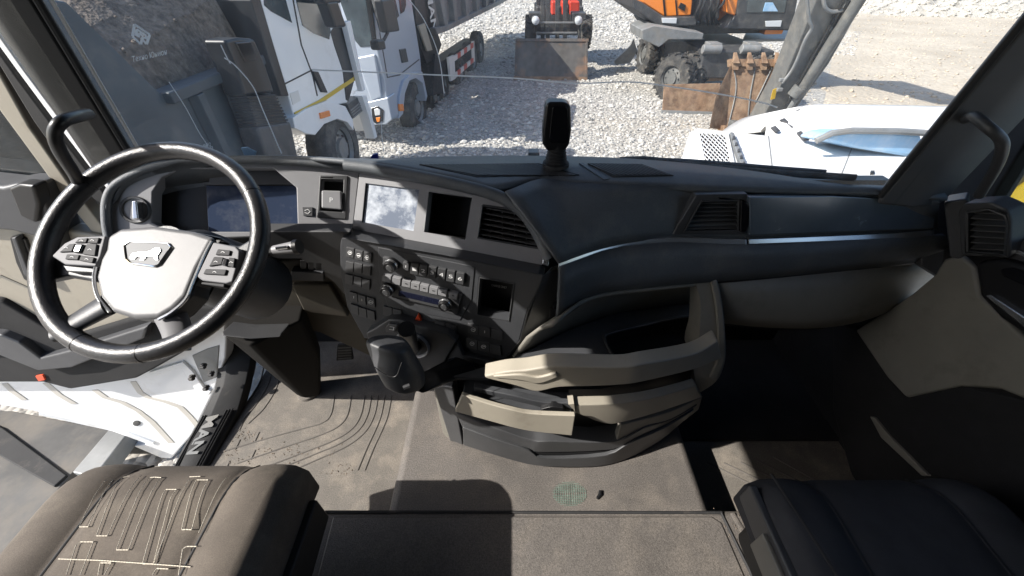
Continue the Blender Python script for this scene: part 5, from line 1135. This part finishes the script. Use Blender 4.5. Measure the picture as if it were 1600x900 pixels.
def stitch(pts):
    P = [uZ(x / 3.2, 640 + y / 3.2, .584) for x, y in pts]
    for a, b in zip(P, P[1:]):
        L = (b - a).length; n = max(1, int(L / .0052))
        for k in range(n):
            p = a.lerp(b, (k + .06) / n); q_ = a.lerp(b, (k + .92) / n)
            for s in (p, q_):
                v = (s.y + .16) / .615; s.z = .5884 - (.07 * ((v - .78) / .22) ** 3 if v > .78 else 0) + .0002 - (.010 * math.exp(-((v - .42) / .03) ** 2))
            mb.tube([p, q_], .0009, 4)
for l_ in ([(520, 345), (405, 590), (450, 590), (555, 345)], [(632, 318), (600, 330), (490, 635), (545, 635), (690, 318)], [(760, 327), (735, 330), (590, 705), (650, 705), (795, 330), (760, 327)],
           [(720, 775), (820, 420), (830, 400), (885, 400), (860, 440), (775, 775), (720, 775)], [(935, 603), (915, 605), (975, 345), (1035, 345), (1020, 390), (965, 605), (935, 603)], [(935, 325), (990, 322)],
           [(780, 770), (940, 340)], [(1000, 620), (1125, 322)], [(300, 750), (500, 757), (720, 772), (960, 790)], [(340, 832), (390, 680), (410, 665), (475, 665), (410, 832)], [(500, 832), (510, 770), (565, 770), (530, 832)], [(900, 832), (920, 700), (940, 688), (990, 688)], [(770, 832), (790, 798), (850, 800)]):
    stitch(l_)
build('stitching', mb, M['stitch'], DS, smooth=0)
mb = MB(); mb.prism([V((-.482, .40, .46)), V((-.482, .40, .36)), V((-.482, -.1, .30)), V((-.482, -.1, .45))], (.02, 0, 0)); build('side_trim', mb, M['seatside'], DS, .006)
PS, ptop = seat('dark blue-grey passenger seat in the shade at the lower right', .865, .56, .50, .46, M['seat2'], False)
mb = MB(); mb.loft([[V((.572, y, z)) for y, z in ((.43, .47), (.43, .40), (-.1, .36), (-.1, .48))], [V((.592, y, z)) for y, z in ((.43, .47), (.43, .40), (-.1, .36), (-.1, .48))]]); sd_ = build('side_trim', mb, M['mid'], PS, .006)
mb = MB(); mb.tube(catmull([V((.62, .44, .50)), V((.625, .3, .523)), V((.64, .15, .526)), V((.645, 0, .526))], 5), .003, 6); build('seam_piping', mb, M['seatside'], PS)
mb = MB(); mb.bb(.562, .574, .16, .33, .38, .455); build('buckle', mb, M['greybeige'], PS, .004)
mb = MB(); mb.bb(.556, .565, .16, .22, .39, .44); build('wooden_tab', mb, M['rust'], PS, .002)
# ------------------------------------------------------------------ driver's door, swung open
DP = plane((-1.2, 1.06, 0), (-2.2, 1.15, 0), (-1.2, 1.06, 1))
T = thing('driver_door', "open driver's door with white steel edge and black pocket", 'door', (-1.22, 1.07, -.1))
shell = panel('outer_shell', [(355, 500), (352, 560), (335, 610), (300, 680), (267, 717), (252, 716), (207, 697), (240, 693), (177, 670), (60, 644), (0, 633), (-260, 600), (-260, 330), (0, 330), (200, 430)], DP, 0, -.06, M['paint'], T, .008)
panel('lower_trim', [(-260, 440), (0, 470), (50, 500), (100, 530), (200, 500), (300, 480), (345, 480), (338, 520), (277, 557), (240, 578), (213, 592), (110, 609), (67, 598), (0, 598), (-260, 600)], DP, .07, -.0, M['carpet'], T, .012)
panel('door_pocket', [(-100, 512), (0, 524), (30, 536), (62, 560), (110, 548), (230, 510), (224, 530), (112, 575), (60, 580), (0, 556), (-100, 548)], DP, .10, .06, M['dark'], T, .008)
mid = panel('mid_trim', [(-260, 300), (0, 330), (60, 350), (170, 372), (300, 430), (345, 480), (200, 505), (100, 535), (40, 500), (0, 476), (-260, 450)], DP, .05, 0, M['beige'], T, .012)
panel('trim_groove', [(-200, 440), (0, 430), (50, 452), (52, 455), (0, 433), (-200, 443)], DP, .053, .04, M['greybeige'], mid, 0)
panel('handle_recess', [(14, 372), (24, 369), (38, 374), (62, 440), (60, 452), (36, 436), (24, 410)], DP, .060, .04, M['black'], mid, .004)
panel('pull_handle', [(17, 372), (24, 371), (44, 424), (58, 444), (52, 445), (36, 428)], DP, .075, .05, M['dark'], mid, .004)
panel('mirror_corner', [(-200, 270), (0, 292), (20, 288), (55, 290), (75, 330), (92, 380), (100, 400), (60, 372), (20, 362), (-200, 345)], DP, .085, .0, M['dark'], T, .012)
panel('tweeter_cover', [(12, 294), (28, 288), (52, 290), (60, 320), (56, 350), (30, 338)], DP, .10, .06, M['black'], T, .008)
panel('window_post', [(-60, 30), (0, 117), (45, 198), (105, 284), (165, 361), (172, 376), (150, 372), (95, 304), (20, 202), (0, 175), (-60, 88)], DP, .035, -.05, M['beige'], T, .006)
panel('window_pane', [(-260, 60), (-60, 70), (20, 196), (97, 305), (0, 300), (-260, 280)], DP, .0, -.005, M['dglass'], T, 0)
panel('door_edge', [(-30, 15), (0, 58), (34, 106), (95, 188), (152, 262), (178, 300), (170, 300), (143, 266), (85, 190), (24, 108), (-30, 34)], DP, .05, -.05, M['paint'], T, .004)
panel('door_seal', [(-30, 40), (24, 118), (85, 200), (143, 276), (172, 316), (162, 330), (110, 272), (50, 188), (0, 106), (-30, 60)], DP, .042, -.05, M['rubber'], T, .006)
panel('reflector', [(55, 588), (66, 586), (70, 594), (60, 596)], DP, .076, .06, M['amber'], T, .001)
for (x, y, w, h_) in ((213, 662, 12, 8), (288, 573, 10, 9), (297, 585, 8, 7)): panel('plug', [(x + w / 2 * math.cos(a), y + h_ / 2 * math.sin(a)) for a in [k * math.pi / 5 for k in range(10)]], DP, .004, -.01, M['black'], T, .001)
panel('pressed_flange', [(232, 582), (285, 566), (300, 580), (318, 606), (330, 612), (326, 618), (306, 612), (290, 588), (282, 574), (240, 588)], DP, .012, 0, M['paint'], T, .004)
panel('hinge_pocket', [(300, 556), (322, 546), (342, 540), (338, 590), (318, 598)], DP, .004, -.01, M['steel'], T, .002)
panel('lower_lip', [(60, 644), (177, 668), (240, 692), (236, 696), (176, 674), (60, 649)], DP, .01, -.03, M['paint'], T, .003)
M['shadowpaint'] = mat('shadow_toned_paint', (.50, .475, .43), .6, var=.08)  # shadow tone for the bands painted on the white door
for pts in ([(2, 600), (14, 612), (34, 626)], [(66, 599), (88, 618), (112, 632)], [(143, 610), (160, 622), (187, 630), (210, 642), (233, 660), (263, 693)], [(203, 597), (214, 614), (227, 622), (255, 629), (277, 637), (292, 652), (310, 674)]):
    P = [(x, y) for x, y in pts]; panel('shadow_streak', P + [(x + 9, y - 1) for x, y in P[::-1]], DP, .003, -.01, M['shadowpaint'], T, .0015)  # diagonal cast shadows built as thin darker strips on the door
# ------------------------------------------------------------------ passenger door and side
T = thing('passenger_door', "closed passenger's door with beige trim, dark armrest and glossy switch panel", 'door', (1.2, .5, 0))
XP = (V((1.235, 0, 0)), V((-1, 0, 0)))
panel('lower_trim', [(1335, 516), (1370, 494), (1425, 458), (1458, 430), (1474, 404), (1502, 398), (1522, 418), (1530, 462), (1570, 500), (1620, 545), (1720, 620), (1720, 700), (1610, 628), (1560, 608), (1500, 604), (1460, 612), (1415, 622), (1385, 590)], XP, 0, -.03, M['greybeige'], T, .01)
panel('carpet_panel', [(1300, 500), (1345, 515), (1390, 590), (1416, 620), (1500, 602), (1610, 626), (1760, 720), (1760, 1000), (1400, 1000), (1300, 640)], XP, -.004, -.05, M['carpet'], T, .01)
panel('footwell_bead', [(1358, 650), (1366, 652), (1390, 682), (1452, 744), (1440, 744), (1376, 684)], XP, .004, -.02, M['greybeige'], T, .004)
panel('armrest', [(1520, 408), (1560, 402), (1620, 418), (1760, 480), (1760, 640), (1620, 538), (1560, 498), (1528, 462)], XP, .045, -.01, M['black'], T, .015)
panel('switch_panel', [(1560, 420), (1580, 418), (1640, 440), (1640, 462), (1600, 448), (1565, 432)], XP, .055, .03, M['gloss'], T, .006)
panel('silver_bar', [(1538, 462), (1546, 460), (1620, 508), (1620, 520), (1600, 512)], XP, .060, .04, M['silver'], T, .003)
panel('upper_trim', [(1560, 350), (1600, 372), (1760, 430), (1760, 480), (1620, 418), (1575, 405), (1545, 400)], XP, .03, -.02, M['dark'], T, .01)
panel('trim_line', [(1575, 385), (1620, 402), (1760, 450), (1760, 456), (1620, 410), (1575, 393)], XP, .04, .02, M['silver'], T, .002)
panel('window_pane', [(1530, 330), (1620, 190), (1760, 100), (1900, 400), (1640, 372), (1570, 345)], XP, -.03, -.035, M['dglass'], T, 0)
panel('door_core', [(1485, 318), (1560, 330), (1640, 372), (1760, 430), (1760, 720), (1400, 680), (1330, 560), (1400, 480), (1470, 430)], XP, -.012, -.046, M['black'], T, 0)
panel('window_frame', [(1470, 322), (1600, 110), (1700, -30), (1790, -30), (1655, 140), (1600, 226), (1548, 312), (1530, 336)], XP, .0, -.05, M['rubber'], T, .006)
# ------------------------------------------------------------------ small things on and by the dashboard
T = thing('dash_camera', 'upright black camera unit on a bellows foot at the front of the dashboard', 'camera', uY(868, 262, 1.06))
bd = [(853, 163), (860, 160), (884, 160), (892, 166), (893, 205), (890, 226), (883, 237), (855, 237), (848, 226), (848, 205)]
mb = MB(); mb.prism([uY(x, y, 1.04) for x, y in bd], (0, .045, 0)); build('housing', mb, M['black'], T, .009, 4)
mb = MB(); mb.prism([uY(x, y, 1.036) for x, y in ((863, 169), (866, 166), (884, 166), (887, 170), (888, 215), (884, 224), (862, 224), (858, 216))], (0, .006, 0)); build('glossy_face', mb, M['gloss'], T, .002)
c = uY(868, 262, 1.06); c.z = 1.004; mb = MB(); prof = [(.037, 0), (.036, .008)]
for k in range(5): prof += [(.026 - k * .0012, .010 + k * .008), (.031 - k * .0015, .013 + k * .008), (.026 - k * .0012, .017 + k * .008)]
prof += [(.02, .06)]; mb.lathe(prof, c, (0, 0, 1), 22); build('bellows_foot', mb, M['rubber'], T)
T = thing('windscreen_wiper', 'black wiper resting along the lower right edge of the windscreen', 'wiper', onws(1100, 262, -.03))
mb = MB(); mb.tube(catmull([onws(x, y, -.03) for x, y in ((968, 249), (1010, 248), (1060, 254), (1150, 264), (1250, 271), (1338, 277))], 4), .008, 8); build('blade', mb, M['rubber'], T)
mb = MB(); mb.tube(catmull([onws(x, y, -.05) for x, y in ((975, 252), (1040, 251), (1120, 256), (1200, 263), (1290, 270))], 4), .009, 8); build('wiper_arm', mb, M['black'], T)
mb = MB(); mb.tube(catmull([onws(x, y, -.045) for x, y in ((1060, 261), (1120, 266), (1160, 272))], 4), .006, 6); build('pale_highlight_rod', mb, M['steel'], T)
mb = MB(); mb.tube(catmull([onws(x, y, -.04) for x, y in ((1000, 256), (1100, 263), (1200, 271), (1335, 279))], 4), .007, 6); build('spoiler', mb, M['black'], T)
mb = MB(); mb.prism([onws(x, y, .01) for x, y in ((378, 230), (388, 229), (392, 232), (401, 236), (400, 243), (384, 243))], (0, -.006, 0)); tag(build('blue_scrap', mb, M['blue'], bevel=.001), 'small pale blue paper scrap on the dash behind the steering wheel', 'scrap')
mb = MB(); mb.prism([onws(x, y, .01) for x, y in ((579, 246), (583, 240), (591, 238), (593, 247))], (0, -.01, 0)); tag(build('blue_pen_cap', mb, mat('pen_blue', (.03, .05, .4), .3), bevel=.002), 'tiny dark blue cap lying at the foot of the windscreen', 'cap')
mb = MB(); mb.bb(.05, .085, 1.20, 1.24, .94, .985); tag(build('washer_nozzle', mb, M['dark'], bevel=.004), 'small grey block outside the glass left of the dash camera', 'nozzle')
PD = bpy.data.objects['passenger_door']
mb = MB(); mb.bb(1.24, 1.286, .055, .50, .02, .88); build('rear_trim', mb, M['greybeige'], PD, .01)
